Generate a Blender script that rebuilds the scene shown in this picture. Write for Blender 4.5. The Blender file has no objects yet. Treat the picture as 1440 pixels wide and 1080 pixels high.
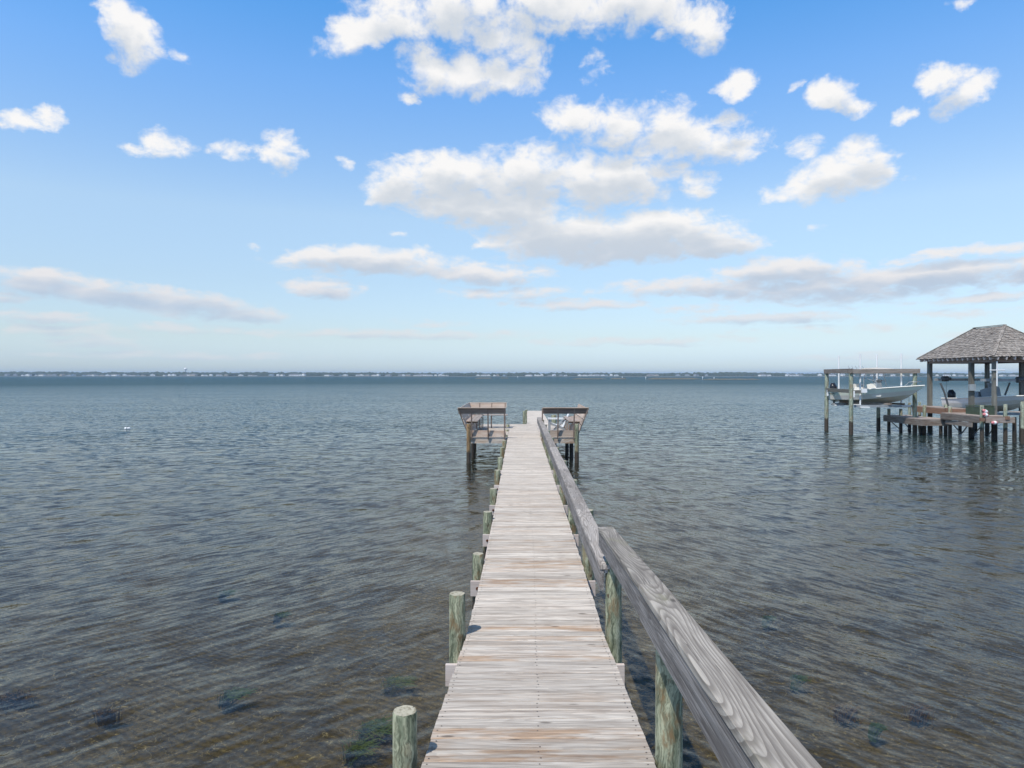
import bpy, math, random
import numpy as np
from mathutils import Vector, Matrix, noise as mnoise
random.seed(7); rng = np.random.default_rng(7)
S = bpy.context.scene
COL = S.collection
R = math.radians
CAMZ = 3.2           # camera above the water; the level deck lies at 0.86
DECK = 0.86
HORI = 527.0; VPX = 730.0; F = 960.0

def W(px, py, d):
    "world point seen at photo pixel (px, py), d metres ahead"
    return Vector(((px-VPX)*d/F, d, CAMZ-(py-HORI)*d/F))

# ------------------------------------------------------------------ node helpers
class NT:
    def __init__(s, nt): s.t = nt
    def n(s, typ, ins=None, **props):
        nd = s.t.nodes.new(typ)
        for k, v in props.items(): setattr(nd, k, v)
        if ins:
            for k, v in ins.items():
                sock = nd.inputs[k]
                if hasattr(v, 'is_output') or isinstance(v, bpy.types.NodeSocket): s.t.links.new(v, sock)
                else: sock.default_value = v
        return nd
    def math(s, op, a, b=None, c=None, clamp=False):
        ins = {0: a}
        if b is not None: ins[1] = b
        if c is not None: ins[2] = c
        return s.n('ShaderNodeMath', ins, operation=op, use_clamp=clamp).outputs[0]
    def vm(s, op, a, b=None, out=0):
        ins = {0: a}
        if b is not None: ins[1] = b
        return s.n('ShaderNodeVectorMath', ins, operation=op).outputs[out]
    def mix(s, f, a, b):
        return s.n('ShaderNodeMix', {0: f, 6: a, 7: b}, data_type='RGBA').outputs[2]
    def mul(s, a, b, f=1.0):
        return s.n('ShaderNodeMix', {0: f, 6: a, 7: b}, data_type='RGBA', blend_type='MULTIPLY').outputs[2]
    def mr(s, v, a, b, c=0.0, d=1.0, smooth=False):
        return s.n('ShaderNodeMapRange', {0: v, 1: a, 2: b, 3: c, 4: d}, interpolation_type='SMOOTHSTEP' if smooth else 'LINEAR').outputs[0]
    def noise(s, vec, scale, detail=4.0, rough=.55, dist=0.0, out=0):
        return s.n('ShaderNodeTexNoise', {'Vector': vec, 'Scale': scale, 'Detail': detail, 'Roughness': rough, 'Distortion': dist}).outputs[out]
    def mapping(s, vec, scale=(1,1,1), loc=(0,0,0), rot=(0,0,0), typ='POINT'):
        return s.n('ShaderNodeMapping', {'Vector': vec, 'Scale': scale, 'Location': loc, 'Rotation': rot}, vector_type=typ).outputs[0]

def newmat(name):
    m = bpy.data.materials.new(name); m.use_nodes = True
    m.node_tree.nodes.clear()
    return m, NT(m.node_tree)

def finish(m, t, col, rough=.7, bump=None, bstr=.3, bdist=.01, metal=0.0, spec=.4):
    p = t.n('ShaderNodeBsdfPrincipled', {'Base Color': col, 'Roughness': rough, 'Metallic': metal, 'Specular IOR Level': spec})
    if bump is not None:
        b = t.n('ShaderNodeBump', {'Strength': bstr, 'Distance': bdist, 'Height': bump})
        t.t.links.new(b.outputs[0], p.inputs['Normal'])
    o = t.n('ShaderNodeOutputMaterial', {'Surface': p.outputs[0]})
    return m

def C4(r, g, b): return (r, g, b, 1.0)

def plain(name, c, rough=.5, var=.12, metal=0.0, scale=6.0):
    m, t = newmat(name)
    tc = t.n('ShaderNodeTexCoord').outputs['Object']
    n = t.noise(tc, scale, 5)
    f = t.mr(n, .3, .7, 1-var, 1+var*.4)
    col = t.vm('SCALE', C4(*c)[:3]); t.t.nodes[-1].inputs['Scale'].default_value = 1
    t.t.links.new(f, t.t.nodes[-1].inputs['Scale'])
    return finish(m, t, col, rough, n, .15, .005, metal)

def lumber(name, light, dark, stain, gscale=1.0, contrast=.6, stain_amt=.5, bands=0.0, moss=None, bstr=.35, bstren=.7, bmap=(.95, 7.5, 5.0), bdet=1.2):
    """weathered sawn wood; 'loc' is along/across/up in metres within each board, 'rnd' one random colour per board"""
    m, t = newmat(name)
    loc = t.n('ShaderNodeAttribute', attribute_name='loc').outputs['Vector']
    rn = t.n('ShaderNodeAttribute', attribute_name='rnd').outputs['Color']
    sep = t.n('ShaderNodeSeparateXYZ', {0: rn}).outputs
    warp = t.noise(t.mapping(loc, (1.5, 5, 5)), 1.0, 3, out=1)
    l2 = t.vm('ADD', loc, t.vm('MULTIPLY', t.vm('SUBTRACT', warp, (.5, .5, .5)), (.06, .03, .03)))
    fine = t.noise(t.mapping(l2, (3*gscale, 110*gscale, 110*gscale)), 1.0, 6, .65)
    med = t.noise(t.mapping(l2, (1.3*gscale, 22*gscale, 22*gscale)), 1.0, 5, .6)
    g = t.math('ADD', t.math('MULTIPLY', fine, .5), t.math('MULTIPLY', med, .5))
    gm = t.mr(g, .38, .60, 0, 1, True)
    hgt = gm
    col = t.mix(t.math('MULTIPLY', t.math('SUBTRACT', 1.0, gm), contrast), C4(*light), C4(*dark))
    if bands:
        fld = t.noise(t.mapping(loc, bmap), 1.0, bdet, .35, .12)
        fr_ = t.math('FRACT', t.math('MULTIPLY', fld, bands/6.283))
        late = t.math('MULTIPLY', t.mr(fr_, .25, .90, 0, 1, True), t.mr(fr_, .93, 1.0, 1, 0, True))
        late = t.math('MULTIPLY', late, t.mr(fine, .34, .56, .55, 1.0))
        col = t.mix(t.math('MULTIPLY', late, bstren), col, C4(*dark))
        hgt = t.math('ADD', t.math('MULTIPLY', late, 1.2), t.math('MULTIPLY', gm, .5))
    # board to board tone
    tone = t.mr(sep[0], 0, 1, .74, 1.10)
    col = t.vm('SCALE', col); t.t.links.new(tone, t.t.nodes[-1].inputs['Scale'])
    # long rusty brown stains, stronger on some boards
    st = t.noise(t.mapping(loc, (2.2, 9, 9)), 1.0, 4, .6)
    stf = t.math('MULTIPLY', t.mr(st, .36, .68, 0, 1, True), t.math('MULTIPLY', sep[1], stain_amt), clamp=True)
    col = t.mul(col, C4(*stain), stf)
    # thin checks along the grain and knots
    ck = t.noise(t.mapping(l2, (2.0, 60, 60), (3, 7, 1)), 1.0, 2, .5)
    ckf = t.mr(ck, .695, .735, 0, .75, True)
    vor = t.n('ShaderNodeTexVoronoi', {'Vector': t.mapping(l2, (2.1, 6.2, 6.2)), 'Scale': 1.0}, feature='F1').outputs['Distance']
    kn = t.math('MULTIPLY', t.mr(vor, .05, .12, .9, 0, True), t.mr(sep[2], .15, .3, 0, 1))
    dk = t.math('MAXIMUM', ckf, kn)
    col = t.mix(t.math('MULTIPLY', dk, .8), col, C4(dark[0]*.35, dark[1]*.33, dark[2]*.32))
    hgt = t.math('SUBTRACT', hgt, t.math('MULTIPLY', dk, 1.5))
    if moss:
        mo = t.noise(t.mapping(loc, (2.5, 6, 6), (9, 2, 4)), 1.0, 5, .6)
        col = t.mix(t.mr(mo, .56, .72, 0, .55, True), col, C4(*moss))
    return finish(m, t, col, .78, hgt, bstr, .0025, spec=.3)

def round_timber(name, green, pale, brown, wet_z=.62, wet=(.045, .035, .026)):
    """round treated pilings: vertical green/pale streaks, brown bare patches, dark barnacled foot above the water"""
    m, t = newmat(name)
    geo = t.n('ShaderNodeTexCoord').outputs['Object']
    info = t.n('ShaderNodeObjectInfo').outputs
    off = t.n('ShaderNodeCombineXYZ', {0: t.math('MULTIPLY', info['Random'], 37.0), 1: t.math('MULTIPLY', info['Random'], 11.0)}).outputs[0]
    p = t.vm('ADD', geo, off)
    w = t.vm('ADD', p, t.vm('SCALE', t.vm('SUBTRACT', t.noise(p, 6, 3, out=1), (.5, .5, .5)))); t.t.nodes[-2].inputs['Scale'].default_value = .1
    fine = t.noise(t.mapping(w, (70, 70, 3.5)), 1, 6, .65)
    med = t.noise(t.mapping(w, (16, 16, 1.6)), 1, 4, .6)
    col = t.mix(t.mr(med, .35, .62, 0, 1, True), C4(*green), C4(*pale))
    col = t.mul(col, C4(.42, .42, .40), t.mr(fine, .40, .56, .95, 0, True))
    pb = t.noise(t.mapping(w, (9, 9, 2.4), (5, 5, 5)), 1, 4, .6)
    bf = t.math('MULTIPLY', t.mr(pb, .52, .64, 0, .85, True), t.mr(info['Random'], 0, 1, .45, 1.0))
    col = t.mix(bf, col, C4(*brown))
    vor = t.n('ShaderNodeTexVoronoi', {'Vector': t.mapping(w, (7, 7, 4.5)), 'Scale': 1.0}).outputs['Distance']
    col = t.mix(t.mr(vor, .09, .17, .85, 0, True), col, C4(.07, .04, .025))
    wz = t.n('ShaderNodeSeparateXYZ', {0: t.n('ShaderNodeNewGeometry').outputs['Position']}).outputs[2]
    line = t.math('ADD', wz, t.math('MULTIPLY', t.math('SUBTRACT', t.noise(w, 9, 3), .5), .3))
    spots = t.noise(w, 55, 3)
    foot = t.mix(t.mr(spots, .55, .66, 0, .8), C4(*wet), C4(.16, .14, .11))
    col = t.mix(t.mr(line, wet_z-.06, wet_z+.05, 1, 0, True), col, foot)
    h = t.math('ADD', fine, t.math('MULTIPLY', spots, .4))
    return finish(m, t, col, .75, h, .5, .006, spec=.3)

def end_grain(name, c, d):
    m, t = newmat(name)
    p = t.n('ShaderNodeTexCoord').outputs['Object']
    n = t.noise(p, 34, 5, .65, .6)
    n2 = t.noise(t.mapping(p, (12, 30, 1), rot=(0, 0, .5)), 1, 3, .6, .8)
    col = t.mix(t.mr(n, .36, .52, .75, 0, True), C4(*c), C4(*d))
    col = t.mix(t.mr(n2, .62, .68, 0, .85, True), col, C4(.06, .055, .045))
    return finish(m, t, col, .9, n, .5, .006)

M = {}
M['deck'] = lumber('deck_boards', (.69, .625, .55), (.22, .175, .145), (.80, .63, .50), stain_amt=1.3, contrast=.72, bands=90, bstren=.28, bmap=(.9, 9, 4))
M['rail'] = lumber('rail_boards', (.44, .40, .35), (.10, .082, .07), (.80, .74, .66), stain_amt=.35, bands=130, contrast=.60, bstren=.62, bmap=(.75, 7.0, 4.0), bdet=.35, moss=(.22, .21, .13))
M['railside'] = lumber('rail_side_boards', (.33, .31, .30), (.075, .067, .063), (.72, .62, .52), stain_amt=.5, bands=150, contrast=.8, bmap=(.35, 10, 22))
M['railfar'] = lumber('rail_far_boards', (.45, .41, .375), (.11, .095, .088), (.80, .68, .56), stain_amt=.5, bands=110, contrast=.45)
M['beam'] = lumber('crossbeam_boards', (.62, .56, .54), (.36, .30, .28), (.85, .7, .6), contrast=.3, stain_amt=.5)
M['tan'] = lumber('bench_boards', (.62, .51, .43), (.30, .23, .18), (.8, .62, .5), contrast=.5, stain_amt=.7)
M['brown'] = lumber('bench_frames', (.33, .25, .205), (.08, .055, .045), (.8, .62, .5), contrast=.6)
M['oldwood'] = lumber('old_beams', (.30, .265, .235), (.10, .08, .07), (.7, .52, .4), contrast=.8, stain_amt=.8)
M['greypost'] = lumber('grey_posts', (.21, .205, .18), (.07, .068, .06), (.8, .7, .6), contrast=.6)
M['planks2'] = lumber('neighbour_planks', (.42, .37, .34), (.20, .16, .14), (.8, .6, .5), contrast=.5, stain_amt=.8)
M['rust'] = lumber('neighbour_fascia', (.30, .185, .13), (.13, .075, .055), (.8, .55, .45), contrast=.6, stain_amt=.8)
M['shingle'] = lumber('cedar_shingles', (.43, .39, .355), (.11, .098, .09), (.50, .44, .41), gscale=1.0, contrast=.85, stain_amt=1.0, bstr=.5)
M['pile'] = round_timber('treated_pilings', (.125, .15, .10), (.38, .395, .28), (.20, .125, .06), wet_z=.42)
M['pile2'] = round_timber('weathered_pilings', (.20, .25, .19), (.42, .45, .35), (.25, .16, .09), wet_z=.72)
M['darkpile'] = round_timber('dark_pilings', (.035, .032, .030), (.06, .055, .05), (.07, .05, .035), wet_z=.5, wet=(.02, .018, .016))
M['pileend'] = end_grain('piling_tops', (.42, .39, .30), (.14, .12, .08))
M['white'] = plain('white_pvc', (.78, .79, .80), .4, .08)
M['gel'] = plain('white_gelcoat', (.84, .81, .75), .25, .08, scale=2)
M['geltan'] = plain('tan_gelcoat', (.62, .55, .45), .3, .1, scale=2)
M['brownpile'] = round_timber('brown_pilings', (.20, .13, .07), (.40, .27, .14), (.25, .14, .06), wet_z=.42)
M['gelgreen'] = plain('sea_green_gelcoat', (.80, .85, .74), .22, .06, scale=2)
M['black'] = plain('black_cowling', (.015, .016, .02), .3, .1)
M['darkmetal'] = plain('dark_metal', (.06, .065, .07), .45, .2)
M['grey'] = plain('grey_paint', (.28, .30, .32), .45, .2)
M['alu'] = plain('aluminium', (.5, .52, .54), .35, .15, metal=.7)
M['rusty'] = plain('rusty_bolt', (.10, .035, .018), .8, .4, scale=90)
M['greenbox'] = plain('green_box', (.06, .085, .055), .6, .3)
M['pink'] = plain('pink_float', (.62, .22, .24), .5, .2)
M['nail'] = plain('nail_heads', (.09, .07, .06), .6, .2)

# ------------------------------------------------------------------ mesh builder
class MB:
    def __init__(s):
        s.v = []; s.f = []; s.mi = []; s.loc = []; s.rnd = []; s.smooth = []; s.cuts = []
    def add(s, vs, fs, loc=None, rnd=None, mi=0, smooth=False):
        b = len(s.v)
        s.v += [tuple(v) for v in vs]
        s.loc += [tuple(l) for l in (loc if loc is not None else vs)]
        rnd = rnd or (random.random(), random.random(), random.random())
        s.rnd += [(*rnd, 1.0)]*len(vs)
        for f in fs: s.f.append([i+b for i in f]); s.mi.append(mi); s.smooth.append(smooth)
    def beam(s, p0, p1, w, h, up=(0, 0, 1), ch=.003, rnd=None, mi=0, seg=1, bow=0.0):
        s.cuts.append((len(s.v), len(s.f)))
        p0 = Vector(p0); p1 = Vector(p1); d = (p1-p0); L = d.length; d = d/L
        up = Vector(up); a = d.cross(up).normalized(); u = a.cross(d).normalized()
        ch = min(ch, w*.3, h*.3); hw, hh = w/2, h/2
        prof = [(-hw, -hh+ch), (-hw, hh-ch), (-hw+ch, hh), (hw-ch, hh), (hw, hh-ch), (hw, -hh+ch), (hw-ch, -hh), (-hw+ch, -hh)]
        o1, o2, o3 = random.random()*60, random.random()*9, random.random()*9
        vs = []; lc = []
        for k in range(seg+1):
            f = k/seg; c = p0+d*L*f+u*bow*(1-(2*f-1)**2)
            for (x, y) in prof:
                vs.append(c+a*x+u*y); lc.append((L*f+o1, x+o2, y+o3))
        fs = []
        for k in range(seg):
            for i in range(8):
                j = (i+1) % 8; fs.append([k*8+i, k*8+j, (k+1)*8+j, (k+1)*8+i])
        fs.append(list(range(8))[::-1]); fs.append([seg*8+i for i in range(8)])
        s.add(vs, fs, lc, rnd, mi)
    def tube(s, pts, r, n=8, mi=0, smooth=True, caps=True, rnd=None):
        s.cuts.append((len(s.v), len(s.f)))
        pts = [Vector(p) for p in pts]; rs = r if isinstance(r, (list, tuple)) else [r]*len(pts)
        vs = []; fs = []; lc = []; pa = None; Lr = 0
        for i, p in enumerate(pts):
            d = (pts[min(i+1, len(pts)-1)]-pts[max(i-1, 0)]).normalized()
            if pa is None:
                pa = d.cross(Vector((0, 0, 1)) if abs(d.z) < .9 else Vector((1, 0, 0))).normalized()
            a = (pa-d*pa.dot(d)).normalized(); pa = a; b = d.cross(a)
            if i: Lr += (p-pts[i-1]).length
            for k in range(n):
                t = 2*math.pi*k/n
                vs.append(p+(a*math.cos(t)+b*math.sin(t))*rs[i]); lc.append((Lr, math.cos(t)*rs[i], math.sin(t)*rs[i]))
        for i in range(len(pts)-1):
            for k in range(n):
                j = (k+1) % n; fs.append([i*n+k, i*n+j, (i+1)*n+j, (i+1)*n+k])
        s.add(vs, fs, lc, rnd, mi, smooth)
        if caps:
            s.add(vs[:n], [list(range(n))[::-1]], lc[:n], rnd, mi); s.add(vs[-n:], [list(range(n))], lc[-n:], rnd, mi)
    def each(s, name, mats, parent=None):
        "every beam or tube collected becomes a part of its own"
        c = s.cuts+[(len(s.v), len(s.f))]; out = []
        for (v0, f0), (v1, f1) in zip(c[:-1], c[1:]):
            m = MB(); m.v = s.v[v0:v1]; m.loc = s.loc[v0:v1]; m.rnd = s.rnd[v0:v1]; m.mi = s.mi[f0:f1]; m.smooth = s.smooth[f0:f1]
            m.f = [[i-v0 for i in f] for f in s.f[f0:f1]]; out.append(m.build(name, mats, parent))
        return out
    def build(s, name, mats, parent=None, origin=None):
        me = bpy.data.meshes.new(name)
        o = Vector(origin) if origin is not None else Vector((0, 0, 0))
        me.from_pydata([(v[0]-o.x, v[1]-o.y, v[2]-o.z) for v in s.v], [], s.f)
        for m in (mats if isinstance(mats, list) else [mats]): me.materials.append(m)
        me.polygons.foreach_set('material_index', s.mi); me.polygons.foreach_set('use_smooth', s.smooth)
        at = me.attributes.new('loc', 'FLOAT_VECTOR', 'POINT'); at.data.foreach_set('vector', np.array(s.loc, dtype=np.float32).ravel())
        at = me.attributes.new('rnd', 'FLOAT_COLOR', 'POINT'); at.data.foreach_set('color', np.array(s.rnd, dtype=np.float32).ravel())
        me.update()
        ob = bpy.data.objects.new(name, me); COL.objects.link(ob)
        ob.location = o
        if parent is not None:
            ob.parent = parent; ob.location = o-(parent_world(parent))
        return ob

def parent_world(p):
    v = Vector((0, 0, 0))
    while p is not None: v += p.location; p = p.parent
    return v

def tag(o, label=None, cat=None, group=None, kind=None):
    if label: o['label'] = label
    if cat: o['category'] = cat
    if group: o['group'] = group
    if kind: o['kind'] = kind
    return o

def empty(name, loc, label, cat, group=None):
    o = bpy.data.objects.new(name, None); COL.objects.link(o); o.location = loc
    return tag(o, label, cat, group)

def grp(name, parent, loc):
    o = bpy.data.objects.new(name, None); COL.objects.link(o); o.parent = parent
    o.location = Vector(loc)-parent_world(parent); return o

def piling(x, y, top, r=.076, bottom=-1.2, mat='pile', parent=None, name='piling', n=20, lean=(0, 0), endmat='pileend'):
    mb = MB(); H = top-bottom; k = 10; sd = random.random()*100
    vs = []; fs = []
    zs = [bottom+H*i/k for i in range(k)]+[top-.012, top]
    for i, z in enumerate(zs):
        tp = 1+.10*(1-(z-bottom)/H)
        for j in range(n):
            a = 2*math.pi*j/n
            rr = r*tp*(1+.05*mnoise.noise(Vector((math.cos(a)*1.2+sd, math.sin(a)*1.2, z*1.1))))
            if i == len(zs)-1: rr *= .93
            zz = z+(.004*mnoise.noise(Vector((a*2, sd, 0))) if i >= len(zs)-2 else 0)
            vs.append((math.cos(a)*rr+lean[0]*(z-bottom), math.sin(a)*rr+lean[1]*(z-bottom), zz))
    for i in range(len(zs)-1):
        for j in range(n):
            q = (j+1) % n; fs.append([i*n+j, i*n+q, (i+1)*n+q, (i+1)*n+j])
    mb.add(vs, fs, smooth=True)
    mb.add(vs[-n:], [list(range(n))], mi=1)
    o = mb.build(name, [M[mat], M[endmat]], parent)
    o.location = Vector((x, y, 0))-(parent_world(parent) if parent else Vector((0, 0, 0)))
    return o

# ------------------------------------------------------------------ our pier
pier = empty('wooden_pier', (0.15, 18, 0), 'long bleached plank pier running straight out over the water to a benched platform', 'pier')
Y0, SL = 6.18, .112
def dz(y): return DECK+(SL*(Y0-y) if y < Y0 else 0)
def dl(y): return np.interp(y, [1.5, 3.56, 6.18, 9, 32.4], [-.535, -.512, -.47, -.425, -.42])
def dr(y): return np.interp(y, [1.5, 3.56, 6.18, 9, 32.4], [.70, .72, .765, .785, .79])

mb = MB(); nails = MB()
y = 1.45; pw = .1375; gap = .007
while y < 32.3:
    jl, jr = random.uniform(-.006, .006), random.uniform(-.006, .006)
    yc = y+pw/2; hz = dz(yc)-.019+random.uniform(-.002, .002)
    near = 1.0 if yc < 10 else (.55 if yc < 14 else .2)
    st = (random.random()**1.1)*near*(1.0 if random.random() < .7 else .3)
    sk = (SL if yc < Y0 else 0)
    mb.beam((dl(yc)+jl, yc, hz), (dr(yc)+jr, yc, hz+random.uniform(-.0015, .0015)), pw, .038, up=(0, sk, 1), ch=.003,
            rnd=(min(1, random.uniform(.0, .62)+float(np.interp(yc, [3, 7, 14], [.0, .2, .38]))), st, random.random()), seg=3, bow=random.uniform(-.001, .002))
    if yc < 14:
        for xx in (dl(yc)+.03, dl(yc)+.62, dr(yc)-.035):
            for s_ in (-.038, .038):
                if random.random() < .9:
                    cx, cy = xx+random.uniform(-.008, .008), yc+s_+random.uniform(-.007, .007); cz = dz(cy)+.0026
                    nails.add([(cx+.0052*math.cos(a*math.pi/3), cy+.0052*math.sin(a*math.pi/3), cz) for a in range(6)], [list(range(6))])
    y += pw+gap+random.uniform(-.001, .002)
mb.build('walkway_deck', M['deck'], pier)
nails.build('nail_heads', M['nail'], pier)['kind'] = 'stuff'

mb = MB()
for xo in (.035, .62, 1.2):
    for a_, b_ in ((1.5, Y0), (Y0, 18.5), (18.5, 32.2)):
        off = lambda yy: (dl(yy)+xo)
        mb.beam((off(a_), a_+.003, dz(a_)-.038-.093), (off(b_), b_-.003, dz(b_)-.038-.093), .038, .184)
mb.each('stringer', M['beam'], pier)

BY = [3.68+2.455*i for i in range(12)]
ltop = {0: 1.39, 1: 1.235}
for i, by in enumerate(BY):
    if by > 31: continue
    z0 = dz(by)-.038-.186
    mb = MB(); xl, xr = dl(by)-.165+random.uniform(-.015, .015), dr(by)+.165
    mb.beam((xl, by-.10, z0-.093), (xr, by-.10, z0-.093), .038, .19)
    if by > 30:  z0 -= .0
    cb = mb.build('crossbeam', M['beam'], pier)
    bb = MB()
    for bx in (dl(by)-.085, dr(by)+.09):
        bb.tube([(bx, by-.119, z0-.09), (bx, by-.127, z0-.09), (bx, by-.1275, z0-.09), (bx, by-.142, z0-.09)], [.021, .021, .012, .012], 8, smooth=False)
    bb.each('bolt', M['rusty'], cb)
    tl = ltop.get(i, .965+random.uniform(-.03, .03))
    piling(dl(by)-.085-(.02 if i == 0 else 0), by, tl, .072 if i else .066, parent=pier)
    # railing posts on the right
    tr = (2.02+.106*0) if i == 0 else 1.50
    if i == 0: tr = 1.93
    if i == 1: tr = 1.56
    if by < 27: piling(dr(by)+.085, by, tr, .072, parent=pier)

# far handrail: lower, level, cap of one 2x6 and a 2x8 on edge facing the walk
hr = grp('handrail', pier, (.8, 16, 1.4)); hr['label'] = 'lower level handrail farther along the walkway'
cap = MB(); sb = MB()
js = [6.07, 8.55+.05, 12.3, 16.0, 19.7, 23.4, 27.3]
for a_, b_ in zip(js[:-1], js[1:]):
    cap.beam((.80, a_+.002, 1.488), (.80, b_-.002, 1.488), .165, .038, seg=4, bow=random.uniform(-.006, .004), ch=.004, rnd=(random.random(), random.uniform(.2, .6), random.random()))
    sb.beam((.737, a_+.012, 1.468-.094), (.737, b_-.002, 1.468-.094), .036, .186, seg=3, ch=.004)
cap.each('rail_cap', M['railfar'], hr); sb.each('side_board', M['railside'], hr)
bl = MB(); bl.beam((.79, 6.12, 1.43), (.79, 6.12, 1.468), .06, .05, up=(0, 1, 0)); bl.build('rail_block', M['beam'], hr)

# near handrail, following the ramp
hr2 = grp('handrail', pier, (.75, 4, 2)); hr2['label'] = 'higher sloping handrail in the foreground with bold swirling grain'
def rl(y): return np.interp(y, [1.2, 1.565, 6.3], [.5595, .572, .729])
def rz(y): return CAMZ-np.interp(y, [1.2, 1.565, 6.3], [.865, .902, 1.404])
cap = MB(); sb = MB()
for a_, b_ in ((1.0, 3.66), (3.665, 6.3)):
    w = .140
    cap.beam((rl(a_)+w/2, a_, rz(a_)-.019), (rl(b_)+w/2, b_, rz(b_)-.019), w, .038, ch=.004, seg=6, bow=-.003, rnd=(.75 if a_ < 2 else .3, .2, .4))
    o = .0 if a_ > 2 else .012
    sb.beam((rl(a_)+.022, a_, rz(a_)-.040-.07-o/2), (rl(b_)+.022, b_, rz(b_)-.040-.07-o/2), .036, .136+o, ch=.004, seg=6, rnd=(.6, .2, .5))
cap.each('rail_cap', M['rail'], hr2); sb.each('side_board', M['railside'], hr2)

# platforms at the end
for sgn, x0, x1 in ((-1, -1.80, -.42), (1, .79, 2.10)):
    mb = MB(); y = 25.36
    while y < 32.3:
        mb.beam((x0+random.uniform(-.004, .004), y+.07, DECK-.019), (x1-.008 if sgn < 0 else x1, y+.07, DECK-.019), .14, .038, rnd=(random.random(), .15*random.random(), random.random()))
        if sgn > 0: pass
        y += .145
    o = mb.build('platform_deck', M['deck'], pier); o['label'] = 'deck of the left platform' if sgn < 0 else 'deck of the right platform'
    mb = MB()
    mb.beam((x0, 25.34, DECK-.038-.085), (x1, 25.34, DECK-.038-.085), .038, .165)
    mb.beam((x0, 32.28, DECK-.038-.085), (x1, 32.28, DECK-.038-.085), .038, .165)
    for xx in (x0+.02, x1-.02): mb.beam((xx, 25.36, DECK-.038-.085), (xx, 32.26, DECK-.038-.085), .036, .16)
    mb.each('rim_board', M['deck'], pier)
# guard panels and benches: side = -1 left, +1 right
def bench_side(sgn):
    xi = -1.80 if sgn < 0 else 2.10            # deck edge
    xw = -.49 if sgn < 0 else .86              # inner end at the walkway
    lo = .42                                    # outward lean at the top
    zt = 1.99
    g = grp('guard_panel', pier, ((xi+xw)/2, 25.3, DECK)); g['label'] = ('left' if sgn < 0 else 'right')+' rear rail panel of the platform facing the shore'
    m = MB()                                    # top plank leaning towards the shore
    m.beam((xi+sgn*lo, 24.98, zt-.11), (xw, 24.98, zt-.11), .03, .215, up=(0, -.25, 1)); m.build('plank', M['brown'], g)
    m = MB(); m.beam((xi+sgn*(lo+.02), 24.93, zt), (xw, 24.93, zt), .10, .03, up=(0, .1, 1)); m.build('top_rail', M['tan'], g)
    m = MB(); m.beam((xi, 25.30, DECK+.16), (xw, 25.30, DECK+.16), .03, .235); m.build('kick_board', M['tan'], g)
    for px in ((663.5, 686.5, 709.5) if sgn < 0 else (762.5, 784.5, 807)):
        m = MB(); X = (px-VPX)*25.2/F
        m.beam((X, 25.27, DECK-.03), (X, 24.97, zt-.02), .045, .07, up=(0, 1, 0)); m.build('upright', M['brown'], g)
    m = MB(); m.beam((xi+sgn*.02, 25.30, DECK+.0), (xi+sgn*(lo+.01), 24.95, zt-.02), .05, .12, up=(0, 1, 0)); m.build('corner_board', M['brown'], g)
    # bench along the outer side
    yb = 30.1 if sgn < 0 else 28.6
    b = grp('bench', pier, (xi, 27.5, DECK)); b['label'] = ('left' if sgn < 0 else 'right')+' side bench with slanted plank back'
    m = MB()
    for k in range(3):
        xc = xi+sgn*(.13)-sgn*.15*k
        m.beam((xc, 25.6, 1.45), (xc, yb, 1.45), .14, .036)
    m.each('seat', M['planks2'] if sgn < 0 else M['planks2'], b)
    m = MB()
    for k, (a, z) in enumerate(((.385, 1.88), (.30, 1.67), (.215, 1.46), (.13, 1.25), (.05, 1.04))):
        m.beam((xi+sgn*a, 25.0, z), (xi+sgn*a, yb+.2, z), .03, .20, up=(-sgn*-.36, 0, 1))
    m.each('backrest', M['tan'], b)
    m = MB()
    for yy in np.linspace(25.9, yb, 4):
        m.beam((xi+sgn*.03, yy, DECK-.05), (xi+sgn*(lo+.01), yy, zt-.03), .05, .09, up=(0, 1, 0))
        m.beam((xi+sgn*.2, yy, 1.41), (xi-sgn*.24, yy, 1.41), .04, .08)
        m.beam((xi-sgn*.2, yy, DECK), (xi-sgn*.2, yy, 1.33), .04, .09, up=(0, 1, 0))
    m.each('bench_support', M['brown'], b)
bench_side(-1); bench_side(1)
b = grp('bench', pier, (-1.1, 30, DECK)); b['label'] = 'bench across the left platform facing the shore'
m = MB()
for k in range(3): m.beam((-2.15, 29.72+.15*k, 1.45), (-.5, 29.72+.15*k, 1.45), .14, .036)
m.each('seat', M['planks2'], b)
m = MB()
m.beam((-2.22, 30.32, 1.84), (-.56, 30.32, 1.84), .03, .20, up=(0, .3, 1)); m.beam((-2.22, 30.37, 1.955), (-.56, 30.37, 1.955), .09, .03)
m.each('backrest', M['tan'], b)
m = MB()
for xx in (-1.75, -1.22, -.62):
    m.beam((xx, 30.1, DECK), (xx, 30.36, 1.93), .045, .09, up=(0, 1, 0)); m.beam((xx, 29.7, 1.34), (xx, 30.15, 1.34), .04, .08); m.beam((xx, 29.78, 1.0), (xx, 29.78, 1.33), .04, .08, up=(0, 1, 0))
m.each('bench_support', M['brown'], b)

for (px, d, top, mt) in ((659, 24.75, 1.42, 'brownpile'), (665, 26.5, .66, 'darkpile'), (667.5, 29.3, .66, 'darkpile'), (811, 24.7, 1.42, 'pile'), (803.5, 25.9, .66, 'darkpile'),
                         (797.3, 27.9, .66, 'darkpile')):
    piling((px-VPX)*d/F, d, top, .072 if mt == 'darkpile' else .076, parent=pier, mat=mt)
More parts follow.
